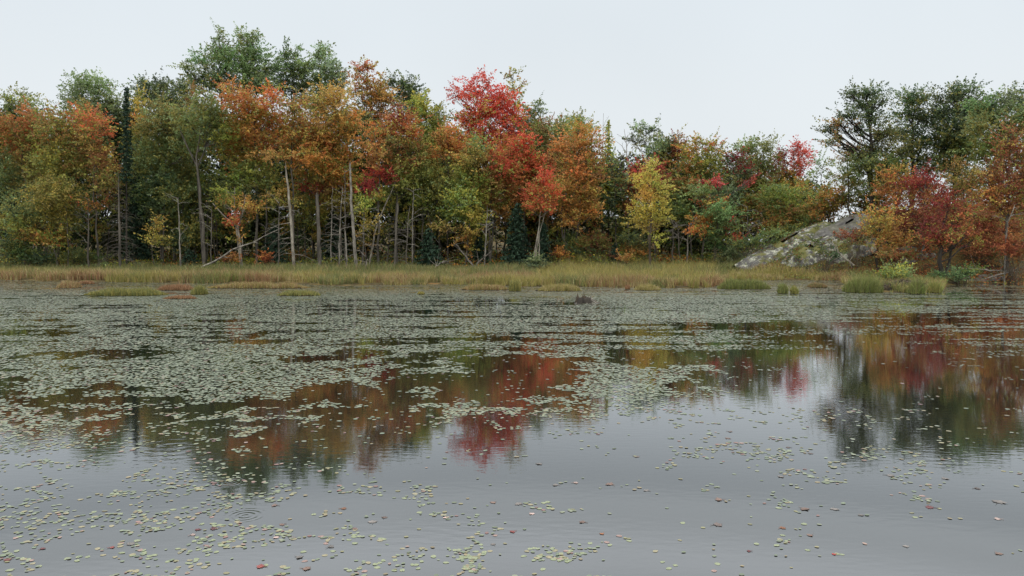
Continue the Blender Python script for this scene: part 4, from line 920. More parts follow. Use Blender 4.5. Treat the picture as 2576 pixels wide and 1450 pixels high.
# ------------------------------------------------------------------ rock
def material_rock(name, lich, lo=.5):
    m, nt, out = new_mat(name)
    ln = nt.links.new
    tc = nt.nodes.new('ShaderNodeTexCoord')
    n1 = nt.nodes.new('ShaderNodeTexNoise'); n1.inputs['Scale'].default_value = 2.5; n1.inputs['Detail'].default_value = 8
    r1 = nt.nodes.new('ShaderNodeValToRGB')
    r1.color_ramp.elements[0].position = .3; r1.color_ramp.elements[0].color = (*s2l((58, 56, 53)), 1)
    r1.color_ramp.elements[1].position = .7; r1.color_ramp.elements[1].color = (*s2l((104, 101, 96)), 1)
    n2 = nt.nodes.new('ShaderNodeTexNoise'); n2.inputs['Scale'].default_value = 2.6; n2.inputs['Detail'].default_value = 9; n2.inputs['Roughness'].default_value = .8
    r2 = nt.nodes.new('ShaderNodeValToRGB')
    r2.color_ramp.elements[0].position = lo; r2.color_ramp.elements[0].color = (0, 0, 0, 1)
    r2.color_ramp.elements[1].position = lo + .07; r2.color_ramp.elements[1].color = (lich, lich, lich, 1)
    n3 = nt.nodes.new('ShaderNodeTexNoise'); n3.inputs['Scale'].default_value = .9; n3.inputs['Detail'].default_value = 7
    r3 = nt.nodes.new('ShaderNodeValToRGB')
    r3.color_ramp.elements[0].position = .49; r3.color_ramp.elements[0].color = (0, 0, 0, 1)
    r3.color_ramp.elements[1].position = .55; r3.color_ramp.elements[1].color = (lich * .9, lich * .9, lich * .9, 1)
    mp = nt.nodes.new('ShaderNodeMapping'); mp.inputs['Location'].default_value = (5, 3, 1)
    m1 = nt.nodes.new('ShaderNodeMix'); m1.data_type = 'RGBA'
    m2 = nt.nodes.new('ShaderNodeMix'); m2.data_type = 'RGBA'
    m1.inputs['B'].default_value = (*s2l((160, 160, 140)), 1)
    m2.inputs['B'].default_value = (*s2l((92, 90, 46)), 1)
    pr = nt.nodes.new('ShaderNodeBsdfPrincipled'); pr.inputs['Roughness'].default_value = .9; pr.inputs['Specular IOR Level'].default_value = .2
    bp = nt.nodes.new('ShaderNodeBump'); bp.inputs['Strength'].default_value = .9; bp.inputs['Distance'].default_value = .12
    ln(tc.outputs['Object'], n1.inputs['Vector']); ln(tc.outputs['Object'], n2.inputs['Vector'])
    ln(tc.outputs['Object'], mp.inputs[0]); ln(mp.outputs[0], n3.inputs['Vector'])
    ln(n1.outputs['Fac'], r1.inputs[0]); ln(n2.outputs['Fac'], r2.inputs[0]); ln(n3.outputs['Fac'], r3.inputs[0])
    ln(r2.outputs[0], m1.inputs['Factor']); ln(r1.outputs[0], m1.inputs['A'])
    ln(r3.outputs[0], m2.inputs['Factor']); ln(m1.outputs['Result'], m2.inputs['A'])
    ln(m2.outputs['Result'], pr.inputs['Base Color']); ln(n1.outputs['Fac'], bp.inputs['Height'])
    ln(bp.outputs[0], pr.inputs['Normal']); ln(pr.outputs[0], out.inputs['Surface'])
    return m
M_ROCK_BARE = material_rock('bare_granite', .25, .56)
M_ROCK_LICHEN = material_rock('lichen_granite', 1.0, .515)

ROCKS = []
def rock(name, label, c, rx, ry, h, mat, seed, rot=0.0, sharp=1.0):
    """a mound of bedrock half sunk in the hill"""
    n1, n2 = 64, 44
    x = np.linspace(-1, 1, n1); y = np.linspace(-1, 1, n2)
    X, Y = np.meshgrid(x, y)
    rr = np.sqrt(X ** 2 + Y ** 2) + 0.75 * (fbm(X * 2.2 + seed, Y * 2.2, seed) - .5)
    hh = np.clip(1 - rr ** 2.2, -0.4, 1)
    wxs = c[0] + (X * math.cos(rot) * rx - Y * math.sin(rot) * ry)
    wys = c[1] + (X * math.sin(rot) * rx + Y * math.cos(rot) * ry)
    Z = ground(wxs, wys) + h * sstep(-.12, .75, hh) - .35 * sstep(.0, -.3, hh) - .02 + .8 * (np.abs(fbm(wxs * .7, wys * 1.0, seed + 1, 6) - .5) * -2 + .35) * sharp
    ROCKS.append((wxs, wys, Z, hh, mat))
    m = MB(); i = np.arange(n2 - 1)[:, None] * n1; j = np.arange(n1 - 1)[None, :]
    f = np.stack([i + j, i + j + 1, i + n1 + j + 1, i + n1 + j], -1).reshape(-1, 4)
    m.add(np.stack([wxs, wys, Z], -1).reshape(-1, 3), f)
    o = m.build(name, mat, smooth=True, origin=c); o.location = tuple(c)
    return tag(o, label, 'rock')
def slope_pt(fx, fy):
    """where the hillside shows at a frame point"""
    d = np.linspace(52, 66, 300); x = (fx - CX) / FF * d
    _, yy = to_f(x, d, ground(x, d))
    k = np.argmax(yy <= fy) if (yy <= fy).any() else len(d) - 1
    return np.array([x[k], d[k], float(ground(x[k], d[k]))])
rock('rock_dome', 'smooth bare grey granite dome at the top of the slope', slope_pt(2128, 580), 2.5, 1.9, .55, M_ROCK_BARE, 3, .15, .35)
rock('rock_ledge', 'white lichen-covered ledge low on the slope under the orange maple', slope_pt(2150, 628), 2.3, 1.1, .55, M_ROCK_LICHEN, 9, .05, .5)
rock('rock_ledge', 'lichen-spotted rock shoulder sloping down to the grass left of the bleached limb', slope_pt(2040, 640), 2.5, 1.2, .5, M_ROCK_LICHEN, 14, .35, .5)
rock('rock_ledge', 'long narrow strip of pale lichen rock at the left foot of the slope', slope_pt(1880, 648), 2.4, 1.0, .55, M_ROCK_LICHEN, 20, .5, .4)
rock('rock_outcrop', 'long sloping lichen-streaked granite slab climbing from the grass up to the bare dome', slope_pt(1985, 616), 5.0, 1.5, .55, M_ROCK_LICHEN, 26, .42, .35)
rock('rock_ledge', 'low mossy rock between the low orange maple and the forked trunk', slope_pt(2280, 648), 1.9, .9, .3, M_ROCK_LICHEN, 31, .05, .5)
rock('rock_ledge', 'flat purplish-grey rock shelf at the waterline on the right', np.array([(2480 - CX) / FF * 53, 53, .2]), 1.7, .7, .14, M_ROCK_BARE, 36, .0, .3)

# moss, fern and low grass rooted in the joints of the rock
g = np.random.default_rng(41); m = MB()
for wxs, wys, Z, hh, mt in ROCKS:
    keep = .55 if mt is M_ROCK_LICHEN else .16
    nzz = fbm(wxs * 1.3, wys * 1.6, 43, 4)
    ok = np.argwhere((hh > .02) & (nzz > np.quantile(nzz, 1 - keep)))
    s = ok[g.integers(0, len(ok), 2300 if mt is M_ROCK_LICHEN else 500)]
    p_ = np.stack([wxs[s[:, 0], s[:, 1]], wys[s[:, 0], s[:, 1]], Z[s[:, 0], s[:, 1]]], 1) + g.normal(size=(len(s), 3)) * np.array([.05, .06, .03]) + np.array([0, 0, .04])
    leaf_quads(m, p_, .13, .5, hill_pal(p_[:, 0], p_[:, 1], g) * .9, g, .4)
tag(m.build('rock_moss', M_LEAF), 'moss and small plants growing in patches over the rock slope', 'moss', kind='stuff')

# ------------------------------------------------------------------ marsh grass
GR = {'green': pal((128, 134, 82), (114, 124, 74), (142, 144, 90)), 'tan': pal((190, 170, 120), (176, 156, 106), (198, 180, 134), (162, 152, 92)),
      'red': pal((170, 132, 98), (158, 120, 86), (182, 142, 106)), 'yel': pal((172, 162, 92), (156, 150, 80), (184, 170, 100)), 'lush': pal((138, 150, 78), (124, 138, 70), (156, 160, 88), (160, 152, 96))}
def blades(mb, x, y, z, h, w, col, g, lean=.28):
    n = len(x)
    a = g.uniform(0, 6.283, n); s = np.stack([np.cos(a), np.sin(a), 0 * a], 1) * (w * .5)[:, None]
    l = g.normal(size=(n, 3)) * lean * np.asarray(h)[:, None]; l[:, 2] = 0
    b = np.stack([x, y, z], 1)
    m = b + l * .35 + np.array([0, 0, 1]) * (h * .6)[:, None]
    t = b + l + np.array([0, 0, 1]) * h[:, None]
    v = np.stack([b - s, b + s, m + s * .75, m - s * .75], 1).reshape(-1, 3)
    mb.add(v, np.arange(n * 4).reshape(n, 4), col)
    v = np.stack([m - s * .75, m + s * .75, t], 1).reshape(-1, 3)
    mb.add(v, np.arange(n * 3).reshape(n, 3), col)

g = np.random.default_rng(31)
N = 230000
u = g.uniform(-.70, .72, N); into = g.random(N) ** 1.7 * 21 + g.normal(size=N) * .25
ys = np.interp(u, SH_U, SH_Y); y = ys + into; x = u * y
fx, fy = to_f(x, y, 0 * x)
clump = fbm(x * .45, y * .8, 51)
edge = fbm(x * .8, y * .3, 53)
keep = (into > (edge - .5) * 6.5 + (fbm(x * 2.2, y * .8, 54) - .5) * 2.0) & (clump + g.random(N) * .5 > .5)
keep &= ~((u > .30) & (y > np.interp(u, [.30, .36, .5, .6], [60, 57.5, 53, 51.5])))
keep &= (u < .565) | (g.random(N) < .12)
keep &= y < 68
x, y, u, into, clump = x[keep], y[keep], u[keep], into[keep], clump[keep]
n = len(x)
tall = fbm(x * .3, y * .5, 57)
h = (.35 + .85 * tall * (.6 + .8 * fbm(x * 1.4, y * 1.4, 59))) * g.uniform(.6, 1.2, n)
h *= np.where(u > .26, .55, .84) * sstep(-.6, 1.2, into + .7)
hue = fbm(x * .16, y * .35, 61) + g.normal(size=n) * .06; hue2 = fbm(x * .6, y * .6, 63) + g.normal(size=n) * .04
cls = np.where(into > 3 + 7 * hue2, 0, np.where(hue > .53, 3, np.where(hue < .41, 2, 1)))
cls = np.where(hue2 > .62, 0, cls)
fxx, _ = to_f(x, y, 0 * x)
cls = np.where((np.abs(fxx - 570 + g.normal(size=n) * 14) < 40) & (into < 5) & (g.random(n) < .7), 4, cls)
cls = np.where((fxx + g.normal(size=n) * 20 > 2150) & (fxx < 2400) & (g.random(n) < .6), 4, cls)
cls = np.where((fxx > 1350) & (fxx < 1800) & (into > 1.5) & (hue2 < .6), 3, cls)
mixr = g.random(n); cls = np.where(mixr < .28, g.integers(0, 4, n), cls)
names = ['green', 'tan', 'red', 'yel', 'lush']
col = np.zeros((n, 3))
for q, nm in enumerate(names):
    m = cls == q; col[m] = GR[nm][g.integers(0, len(GR[nm]), m.sum())]
col *= g.uniform(.5, .95, (n, 1))
mb = MB(); blades(mb, x, y, ground(x, y) - .05, h, g.uniform(.018, .034, n), col, g)
o = mb.build('marsh_grass', M_GRASS)
tag(o, 'continuous belt of tan and green marsh grass along the far shore', 'marsh grass', kind='stuff')

M_MUD = material_noise('peat_mud', [(.35, (30, 26, 20)), (.7, (66, 56, 40))], 3.0, 6, .9, .03)
def tussock(label, f0, f1, base_y, top_y, hues, seed, depth=1.0, dens=1.0, name='grass_tussock', lean=.2, group='grass islands in the pond'):
    g = np.random.default_rng(seed)
    A, B = wpt(f0, base_y), wpt(f1, base_y)
    d = A[1]; k = d / FF; hgt = (base_y - top_y) * k
    c = (A + B) / 2; c[1] += depth * .5
    L_ = abs(B[0] - A[0])
    n = int(900 * max(L_, .5) * (.4 + depth) * dens)
    q = g.uniform(-1, 1, (n, 2))
    r = np.abs(q[:, 0]) ** 3 + q[:, 1] ** 2 + 1.1 * (fbm(q[:, 0] * 5 * max(L_, 1) / 3 + seed, q[:, 1] * 2, seed) - .5)
    q = q[r < 1]; n = len(q)
    x = c[0] + q[:, 0] * L_ / 2; y = c[1] + q[:, 1] * depth / 2
    hn = .55 + .9 * fbm(x * 1.3, y * 1.3, seed + 1)
    re_ = np.clip(1.15 - np.abs(q[:, 0]) ** 3 - .5 * q[:, 1] ** 2, .25, 1)
    h = hgt * np.clip(hn, .3, 1.3) * g.uniform(.45, 1.15, n) * re_
    ps = np.concatenate([GR[a] for a in hues.split('+')])
    col = ps[g.integers(0, len(ps), n)] * g.uniform(.5, .95, (n, 1))
    root = tag(empty(name, (c[0], c[1], 0)), label, 'grass tussock', group)
    m = MB(); blades(m, x, y, np.full(n, .02), h, g.uniform(.014, .026, n), col, g, lean * g.uniform(.4, 2.2, (n, 1))); m.build('blades', M_GRASS, root, origin=c * [1, 1, 0])
    m = MB(); th = np.linspace(0, 6.283, 28, endpoint=False)
    rr = .86 + .12 * g.normal(size=28)
    ring0 = np.stack([c[0] + np.sign(np.cos(th)) * np.abs(np.cos(th)) ** .6 * L_ / 2 * rr, c[1] + np.sin(th) * depth / 2 * rr, np.full(28, -.12)], 1)
    ring1 = (ring0 - c) * [.94, .9, 0] + c + [0, 0, .05]
    f = [[a, (a + 1) % 28, 28 + (a + 1) % 28, 28 + a] for a in range(28)]
    m.add(np.concatenate([ring0, ring1]), f); m.add(ring1, [list(range(28))])
    m.build('mud_base', M_MUD, root, origin=c * [1, 1, 0])
    return root
tussock('small tan grass island nearest the left edge', 134, 192, 726, 708, 'tan+red', 1)
tussock('tiny reddish grass strip touching the small tan island on its right', 188, 232, 716, 708, 'red', 2, .6)
tussock('long low yellow-green grass island, foremost on the left', 196, 404, 746, 728, 'yel+green', 3, 1.4)
tussock('short upright yellow-green tuft at the right end of the reddish strip', 474, 512, 743, 720, 'yel+green', 4, .9, 1.4)
tussock('low rust-coloured grass strip left of the upright yellow-green tuft', 388, 482, 732, 717, 'red', 5, .8)
tussock('longest rust and yellow grass strip behind the left islands', 514, 776, 727, 711, 'red+tan+yel', 6, 1.0)
tussock('flat rust-coloured strip lowest in the water, below the upright tuft', 404, 486, 754, 746, 'red', 7, .8)
tussock('flat yellow-green island right of the left group, before the thick grey snag', 690, 802, 746, 731, 'yel+green', 8, 1.0, .7)
tussock('tan and yellow strip just left of the twin reed tuft', 1158, 1282, 731, 716, 'yel+tan+red', 9, 1.0)
tussock('twin upright reed tuft at the tip of the tan and yellow strip', 1280, 1312, 734, 706, 'yel+green', 10, .7, 1.2)
tussock('tan-green island right of the twin reed tuft, left of the rotten stump', 1354, 1466, 734, 716, 'yel+tan', 11, 1.2)
tussock('tiny dark tuft standing alone right of the stump', 1574, 1587, 729, 719, 'red', 12, .5, 1.4)
tussock('short tan-green island right of the tiny dark tuft', 1598, 1668, 732, 717, 'yel+tan', 13, 1.0)
tussock('long fresh green grass island in front of the rock slope', 1812, 1946, 729, 704, 'lush+green', 14, 1.2, 1.2)
tussock('left one of two round green tufts in the open channel', 1965, 1987, 740, 712, 'lush+green', 15, .8, 1.6)
tussock('right, smaller one of two round green tufts in the open channel', 1996, 2012, 741, 718, 'lush+yel', 16, .7, 1.6)
tussock('low brown-green strip in the channel behind the two round tufts', 2038, 2088, 725, 712, 'green+red', 17, .8)
tussock('small green sprig island out among the pads near the left centre', 1048, 1068, 742, 732, 'yel', 18, .5, .6)
tussock('lush tall reed bed at the waterline left of the stick mound', 2140, 2236, 738, 698, 'lush+green', 19, 1.6, 1.0)
tussock('yellowing tall reed clump at the right end of the stick mound', 2345, 2376, 738, 702, 'lush+yel', 20, .9, 1.2)
tussock('green reed clump growing through the front of the stick mound', 2296, 2334, 741, 702, 'lush+green', 21, .8, 1.2)

# stick mound (old lodge) among the reeds on the right
def stick_mound():
    g = np.random.default_rng(5)
    c = wpt(2300, 736); c[1] += 1.0
    root = tag(empty('stick_mound', (c[0], c[1], 0)), 'low overgrown mound of sticks and mud among the right-hand reeds', 'stick mound')
    th = np.linspace(0, 6.283, 24, endpoint=False); m = MB(); prev = None
    rings = [(1.0, -.15), (.86, .18), (.6, .40), (.3, .52)]
    V = np.concatenate([np.stack([c[0] + np.cos(th) * 1.55 * s * g.uniform(.92, 1.08, 24), c[1] + np.sin(th) * 1.0 * s, z + g.normal(size=24) * .02], 1) for s, z in rings])
    F = [[r * 24 + a, r * 24 + (a + 1) % 24, (r + 1) * 24 + (a + 1) % 24, (r + 1) * 24 + a] for r in range(3) for a in range(24)]
    m.add(V, F); m.add(V[-24:], [list(range(24))]); m.build('mound', M_MUD, root, origin=c)
    m = MB()
    for q in range(150):
        a = g.uniform(0, 6.283); s = g.uniform(.15, 1.0); z = .52 * (1 - s ** 2) + .03
        p = np.array([c[0] + math.cos(a) * 1.55 * s, c[1] + math.sin(a) * s, z])
        dr = np.array([math.cos(a + g.normal() * .6), math.sin(a + g.normal() * .6) * .6, g.normal() * .22 + .05]) * g.uniform(.25, .6)
        tube(m, [p - dr, p + g.normal(size=3) * .02, p + dr], np.array([.018, .016, .008]), 4)
    m.build('sticks', M_BARK['brown'], root, origin=c)
stick_mound()

# the rotten stump in the water
def stump():
    g = np.random.default_rng(8)
    c = wpt(1470, 763); k = c[1] / FF
    root = tag(empty('tree_stump', c), 'rotten jagged grey stump standing alone among the lily pads', 'tree stump')
    m = MB(); n = 26
    th = np.linspace(0, 6.283, n, endpoint=False)
    wall = .30 * (1 + .12 * np.sin(5 * th) + g.normal(size=n) * .05)
    rings = []
    for s, z in [(1.25, -.15), (1.12, .03), (.98, .14), (.9, .25)]:
        zz = z + (g.normal(size=n) * .02 if z > .1 else 0)
        rings.append(np.stack([c[0] + np.cos(th) * wall * s * 1.2, c[1] + np.sin(th) * wall * s, np.full(n, 0.0) + zz], 1))
    rings.append(np.stack([c[0] + np.cos(th) * wall * .6, c[1] + np.sin(th) * wall * .55, np.full(n, .18)], 1))
    V = np.concatenate(rings)
    F = [[r * n + a, r * n + (a + 1) % n, (r + 1) * n + (a + 1) % n, (r + 1) * n + a] for r in range(4) for a in range(n)]
    m.add(V, F); m.add(rings[-1], [list(range(n))])
    m.build('stump_body', M_BARK['dark'], root, smooth=False, origin=c)
    for (dx, y0, h, w) in [(-.30, -.04, .36, .055), (-.24, .10, .42, .05), (-.33, .06, .30, .045), (-.10, -.05, .36, .05), (-.05, .05, .30, .06), (.02, -.12, .50, .035), (.06, .05, .34, .04), (.13, -.02, .28, .03), (-.16, -.16, .26, .05)]:
        sm = MB(); p = c + np.array([dx, y0, 0])
        t = np.linspace(0, 1, 5)[:, None]
        path = p + np.array([g.normal() * .03, 0, h]) * t + np.array([0, 0, .02]); path[1:] += g.normal(size=(4, 3)) * .008
        tube(sm, path, w * np.array([1.1, 1, .85, .5, .12]), 5)
        sm.build('splinter', M_BARK['brown'], root, origin=c)
    for (a, ln, h) in [(.1, .62, .26), (-.25, .52, .20), (.35, .50, .24), (-.6, .4, .16), (3.3, .34, .10), (-1.3, .3, .1)]:
        rm = MB(); dv = np.array([math.cos(a), math.sin(a), 0])
        t = np.linspace(0, 1, 6)
        path = c + dv * (.18 + ln * t)[:, None]; path[:, 2] = h * (1 - t) ** 1.2 - .05 * t + .015 * np.sin(t * 9)
        tube(rm, path, np.linspace(.04, .014, 6), 5)
        rm.build('root', M_BARK['dead'], root, smooth=True, origin=c)
stump()
def reed():
    c = wpt(1571, 787)
    m = MB(); tube(m, [c - [0, 0, .1], c + [.01, 0, .15], c + [.03, 0, .30]], np.array([.012, .010, .004]), 5, PAL['G'][0])
    o = m.build('reed', M_GRASS, origin=c); o.location = tuple(c)
    tag(o, 'single thin green reed standing in open pads right of the stump', 'reed')
reed()
# ------------------------------------------------------------------ lily pads
COLS = np.arange(0, 2601, 200)
COVER = {  # how much of the water the pads hide, by frame row, at columns 0, 200 ... 2600
 690: [.72]*12 + [.45, .3],
 745: [.80, .80, .80, .80, .80, .80, .78, .80, .82, .82, .80, .74, .50, .45],
 770: [.78, .80, .80, .76, .70, .72, .66, .62, .80, .84, .80, .70, .45, .42],
 800: [.72, .78, .74, .76, .72, .72, .66, .62, .80, .78, .52, .42, .42, .42],
 830: [.74, .76, .76, .72, .72, .70, .66, .64, .50, .30, .16, .07, .24, .30],
 860: [.70, .72, .72, .70, .70, .64, .62, .60, .46, .36, .07, .05, .26, .22],
 900: [.70, .70, .66, .66, .56, .46, .44, .48, .46, .40, .05, .04, .05, .05],
 930: [.72, .70, .60, .46, .36, .36, .40, .44, .42, .36, .04, .02, .02, .02],
 970: [.66, .46, .32, .30, .26, .24, .30, .38, .36, .26, .03, .00, .01, .00],
 1010: [.28, .26, .24, .24, .22, .24, .28, .30, .22, .05, .01, .00, .01, .01],
 1060: [.30, .24, .20, .26, .26, .22, .22, .10, .04, .03, .01, .00, .01, .01],
 1110: [.12, .07, .07, .26, .28, .18, .10, .05, .09, .09, .06, .05, .15, .05],
 1160: [.03, .08, .07, .22, .20, .08, .07, .06, .12, .12, .13, .17, .07, .02],
 1210: [.03, .06, .06, .16, .08, .10, .06, .05, .09, .09, .07, .16, .12, .03],
 1260: [.02, .05, .06, .09, .10, .14, .10, .08, .06, .09, .09, .12, .11, .03],
 1310: [.09, .08, .14, .12, .04, .06, .10, .09, .04, .11, .08, .03, .03, .02],
 1360: [.08, .06, .02, .12, .10, .09, .12, .13, .16, .17, .18, .04, .02, .03],
 1410: [.08, .05, .03, .14, .15, .14, .24, .25, .22, .25, .25, .12, .03, .02],
 1470: [.08, .05, .05, .14, .16, .16, .28, .27, .25, .26, .26, .14, .06, .02],
 1600: [.1]*14,
}
ROWS = np.array(sorted(COVER)); TAB = np.array([COVER[r] for r in ROWS])
def cover_at(fx, fy):
    ix = np.clip(fx / 200, 0, 12.999); iy = np.interp(fy, ROWS, np.arange(len(ROWS)))
    iy = np.clip(iy, 0, len(ROWS) - 1.001)
    a = ix.astype(int); b = iy.astype(int); tx = ix - a; ty = iy - b
    return (TAB[b, a] * (1 - tx) + TAB[b, a + 1] * tx) * (1 - ty) + (TAB[b + 1, a] * (1 - tx) + TAB[b + 1, a + 1] * tx) * ty

g = np.random.default_rng(99)
def pad_radius(y): return np.interp(y, [6, 9, 13, 18, 26, 40, 55], [.024, .027, .035, .040, .045, .052, .060])
bands = [(6.2, 9, 1.0), (9, 13, 1), (13, 20, 1), (20, 30, 1), (30, 42, 1), (42, 56, 1)]
X, Y, C0 = [], [], []
for y0, y1, _ in bands:
    ym = .5 * (y0 + y1); r = float(pad_radius(ym))
    w = .70 * y1
    area = (y1 - y0) * 2 * w
    n = int(area * 2.1 / (math.pi * r * r * .72))
    x = g.uniform(-w, w, n); y = g.uniform(y0, y1, n)
    keep = np.abs(x / y) < .70
    x, y = x[keep], y[keep]
    fx, fy = to_f(x, y, 0 * x)
    c = cover_at(np.clip(fx, 0, 2599), fy)
    # drifts: broken into clumps and lanes
    big = fbm(x * .42 + 3, y * .42, 71); sml = fbm(x * 1.9, y * 1.9, 73, 3); lane = fbm(x * .22, y * 1.1, 75, 3)
    nz = .5 * big + .35 * sml + .15 * lane
    if y0 < 13: nz = .42 * fbm(x * .28 + 3, y * .28, 71, 2) + .58 * fbm(x * 3.2, y * 3.2, 73, 3)
    if y0 >= 20: nz = .2 * big + .25 * sml + .55 * fbm(x * .3, y * 1.7, 77, 4)
    rank = np.argsort(np.argsort(nz)) / max(len(nz) - 1, 1)           # uniform in 0..1
    c = np.where(fy < 860, c * .86, np.where(fy < 960, c * .74, np.where(fy < 1135, c * 1.0, c)))
    frac = np.where(c < .2, np.clip(c * 2.6, 0, 1), np.clip(c * 1.28, 0, 1))                                    # share of the water that carries pads at all
    wd = np.where(c < .2, .25, .12)
    soft = sstep(1 - frac - wd, 1 - frac + wd, rank)
    lam = np.where(frac > .85, 1.0, .62) * soft
    stray = .03 * c
    k = g.random(len(x)) < np.clip(lam * np.where(c < .2, .27, .64) + stray, 0, 1)
    # keep off land, islands get covered by grass anyway
    k &= y < np.interp(x / y, SH_U, SH_Y) + .6
    X.append(x[k]); Y.append(y[k]); C0.append(c[k])
px = np.concatenate(X); py = np.concatenate(Y); pc = np.concatenate(C0)
n = len(px)
rad = pad_radius(py) * g.uniform(.6, 1.25, n)
asp = g.uniform(.62, .92, n); ang = g.uniform(0, 6.283, n)
tilt = g.normal(size=(n, 2)) * np.interp(py, [6, 20, 50], [.02, .025, .03])[:, None]
PADC = pal((140, 150, 118), (130, 142, 108), (148, 154, 124), (122, 136, 104))
PADY = pal((156, 148, 104), (146, 142, 96), (160, 144, 106))
PADP = pal((158, 118, 106), (140, 100, 90), (168, 138, 122))
pcol = PADC[g.integers(0, 4, n)]
q = g.random(n); near = py < 13
ry_ = np.where(near, .26, .05); rp_ = np.where(near, .07, .02)
m = q < ry_; pcol[m] = PADY[g.integers(0, 3, m.sum())]
ptype = np.where(m, 1, 0)
m = q > 1 - rp_; pcol[m] = PADP[g.integers(0, 3, m.sum())]; ptype[m] = 2
# the channel near the far shore is browner with floating muck
m = (py > 38) & (g.random(n) < sstep(38, 46, py) * .6); pcol[m] = GR['tan'][g.integers(0, 4, m.sum())] * .7
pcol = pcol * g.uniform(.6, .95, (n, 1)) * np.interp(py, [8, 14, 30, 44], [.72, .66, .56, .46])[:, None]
fx, fy = to_f(px, py, 0 * px)
inside = (fx > 8) & (fx < 2568) & (fy < 1442)
score = np.where(inside, rad * rad * asp / py ** 3, 0)
order = np.argsort(-score)
solo = order[:300]; rest = order[300:]
def pad_verts(x, y, r, a, th, tl, z, sides, notch=False):
    t = np.linspace(0, 2 * np.pi, sides, endpoint=False)
    lx = np.cos(t)[None] * r[:, None]; ly = np.sin(t)[None] * (r * a)[:, None]
    X_ = lx * np.cos(th)[:, None] - ly * np.sin(th)[:, None]
    Y_ = lx * np.sin(th)[:, None] + ly * np.cos(th)[:, None]
    Z_ = z[:, None] + X_ * tl[:, :1] + Y_ * tl[:, 1:]
    return np.stack([x[:, None] + X_, y[:, None] + Y_, Z_], -1)
zr = .0025 + .003 * g.random(n) + rad * np.abs(tilt).sum(1) * .6
mb = MB()
for lo, hi, sd in [(0, 16, 9), (16, 70, 6)]:
    s = rest[(py[rest] >= lo) & (py[rest] < hi)]
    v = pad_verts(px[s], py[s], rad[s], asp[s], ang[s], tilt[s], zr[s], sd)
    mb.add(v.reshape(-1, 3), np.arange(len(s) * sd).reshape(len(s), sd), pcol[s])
o = mb.build('lily_pad_carpet', M_PAD)
tag(o, 'dense far-reaching carpet of pale lily pads covering the pond', 'lily pads', kind='stuff')

# the nearest pads, one object each: a slightly dished leaf with a rim and a veined, mottled surface
def pad_material(name, c1, c2):
    m, nt, out = new_mat(name); ln = nt.links.new
    tc = nt.nodes.new('ShaderNodeTexCoord'); oi = nt.nodes.new('ShaderNodeObjectInfo')
    av = nt.nodes.new('ShaderNodeVectorMath'); av.operation = 'ADD'
    no = nt.nodes.new('ShaderNodeTexNoise'); no.inputs['Scale'].default_value = 1.6; no.inputs['Detail'].default_value = 5
    rp = nt.nodes.new('ShaderNodeValToRGB')
    rp.color_ramp.elements[0].position = .35; rp.color_ramp.elements[0].color = (*s2l(c1), 1)
    rp.color_ramp.elements[1].position = .66; rp.color_ramp.elements[1].color = (*s2l(c2), 1)
    pr = nt.nodes.new('ShaderNodeBsdfPrincipled'); pr.inputs['Roughness'].default_value = .42
    ln(tc.outputs['Object'], av.inputs[0]); ln(oi.outputs['Random'], av.inputs[1])
    ln(av.outputs[0], no.inputs['Vector']); ln(no.outputs['Fac'], rp.inputs[0]); ln(rp.outputs[0], pr.inputs['Base Color'])
    ln(pr.outputs[0], out.inputs['Surface'])
    return m
def pad_mesh(name, mat, seed):
    g = np.random.default_rng(seed); sd = 18
    t = np.linspace(0, 2 * np.pi, sd, endpoint=False)
    w = 1 + .05 * np.sin(3 * t + g.uniform(0, 6)) + g.normal(size=sd) * .025
    if seed % 2: w[0] *= .45
    rim = np.stack([np.cos(t) * w, np.sin(t) * w, .10 + .06 * np.sin(2 * t + g.uniform(0, 6))], 1)
    mid = np.stack([np.cos(t) * w * .72, np.sin(t) * w * .72, np.full(sd, .06)], 1)
    bot = rim * [1, 1, 1] - [0, 0, .07]
    V = np.concatenate([[[0, 0, .05]], mid, rim, bot])
    mb = MB()
    T3 = [[0, 1 + a, 1 + (a + 1) % sd] for a in range(sd)]
    Q = [[1 + a, 1 + sd + a, 1 + sd + (a + 1) % sd, 1 + (a + 1) % sd] for a in range(sd)] + [[1 + sd + a, 1 + 2 * sd + a, 1 + 2 * sd + (a + 1) % sd, 1 + sd + (a + 1) % sd] for a in range(sd)]
    mb.add(V, T3); mb.add(V, Q)
    o = mb.build(name, mat, smooth=True)
    return o
KIND = [('green', 'fresh green'), ('yellow', 'yellowing'), ('pink', 'faded pinkish-brown')]
PM = [pad_material('pad_green', (104, 114, 80), (134, 138, 104)), pad_material('pad_yellow', (116, 110, 78), (142, 132, 102)), pad_material('pad_pink', (118, 88, 80), (150, 126, 114))]
proto = {}
PLACE_X = ['at the left', 'left of centre', 'in the middle', 'right of centre', 'at the right']
for s in solo:
    kd = int(ptype[s]); sh = int(g.integers(0, 4))
    if (kd, sh) not in proto:
        o = pad_mesh('lily_pad', PM[kd], kd * 10 + sh); proto[(kd, sh)] = o
    else:
        o = proto[(kd, sh)].copy(); COL.objects.link(o)
    o.location = (px[s], py[s], .001 + .002 * g.random())
    o.scale = (rad[s] * 1.02, rad[s] * asp[s], rad[s] * .16)
    o.rotation_euler = (tilt[s, 0] * .6, tilt[s, 1] * .6, ang[s])
    where = PLACE_X[min(4, int(fx[s] / 516))]
    row = 'along the bottom edge of the photo' if fy[s] > 1380 else 'in the nearest drift of pads'
    gr = '%s lily pads %s %s' % (KIND[kd][1], where, row)
    tag(o, 'small %s lily pad %s, %s' % (KIND[kd][1], row, where), 'lily pad', gr)

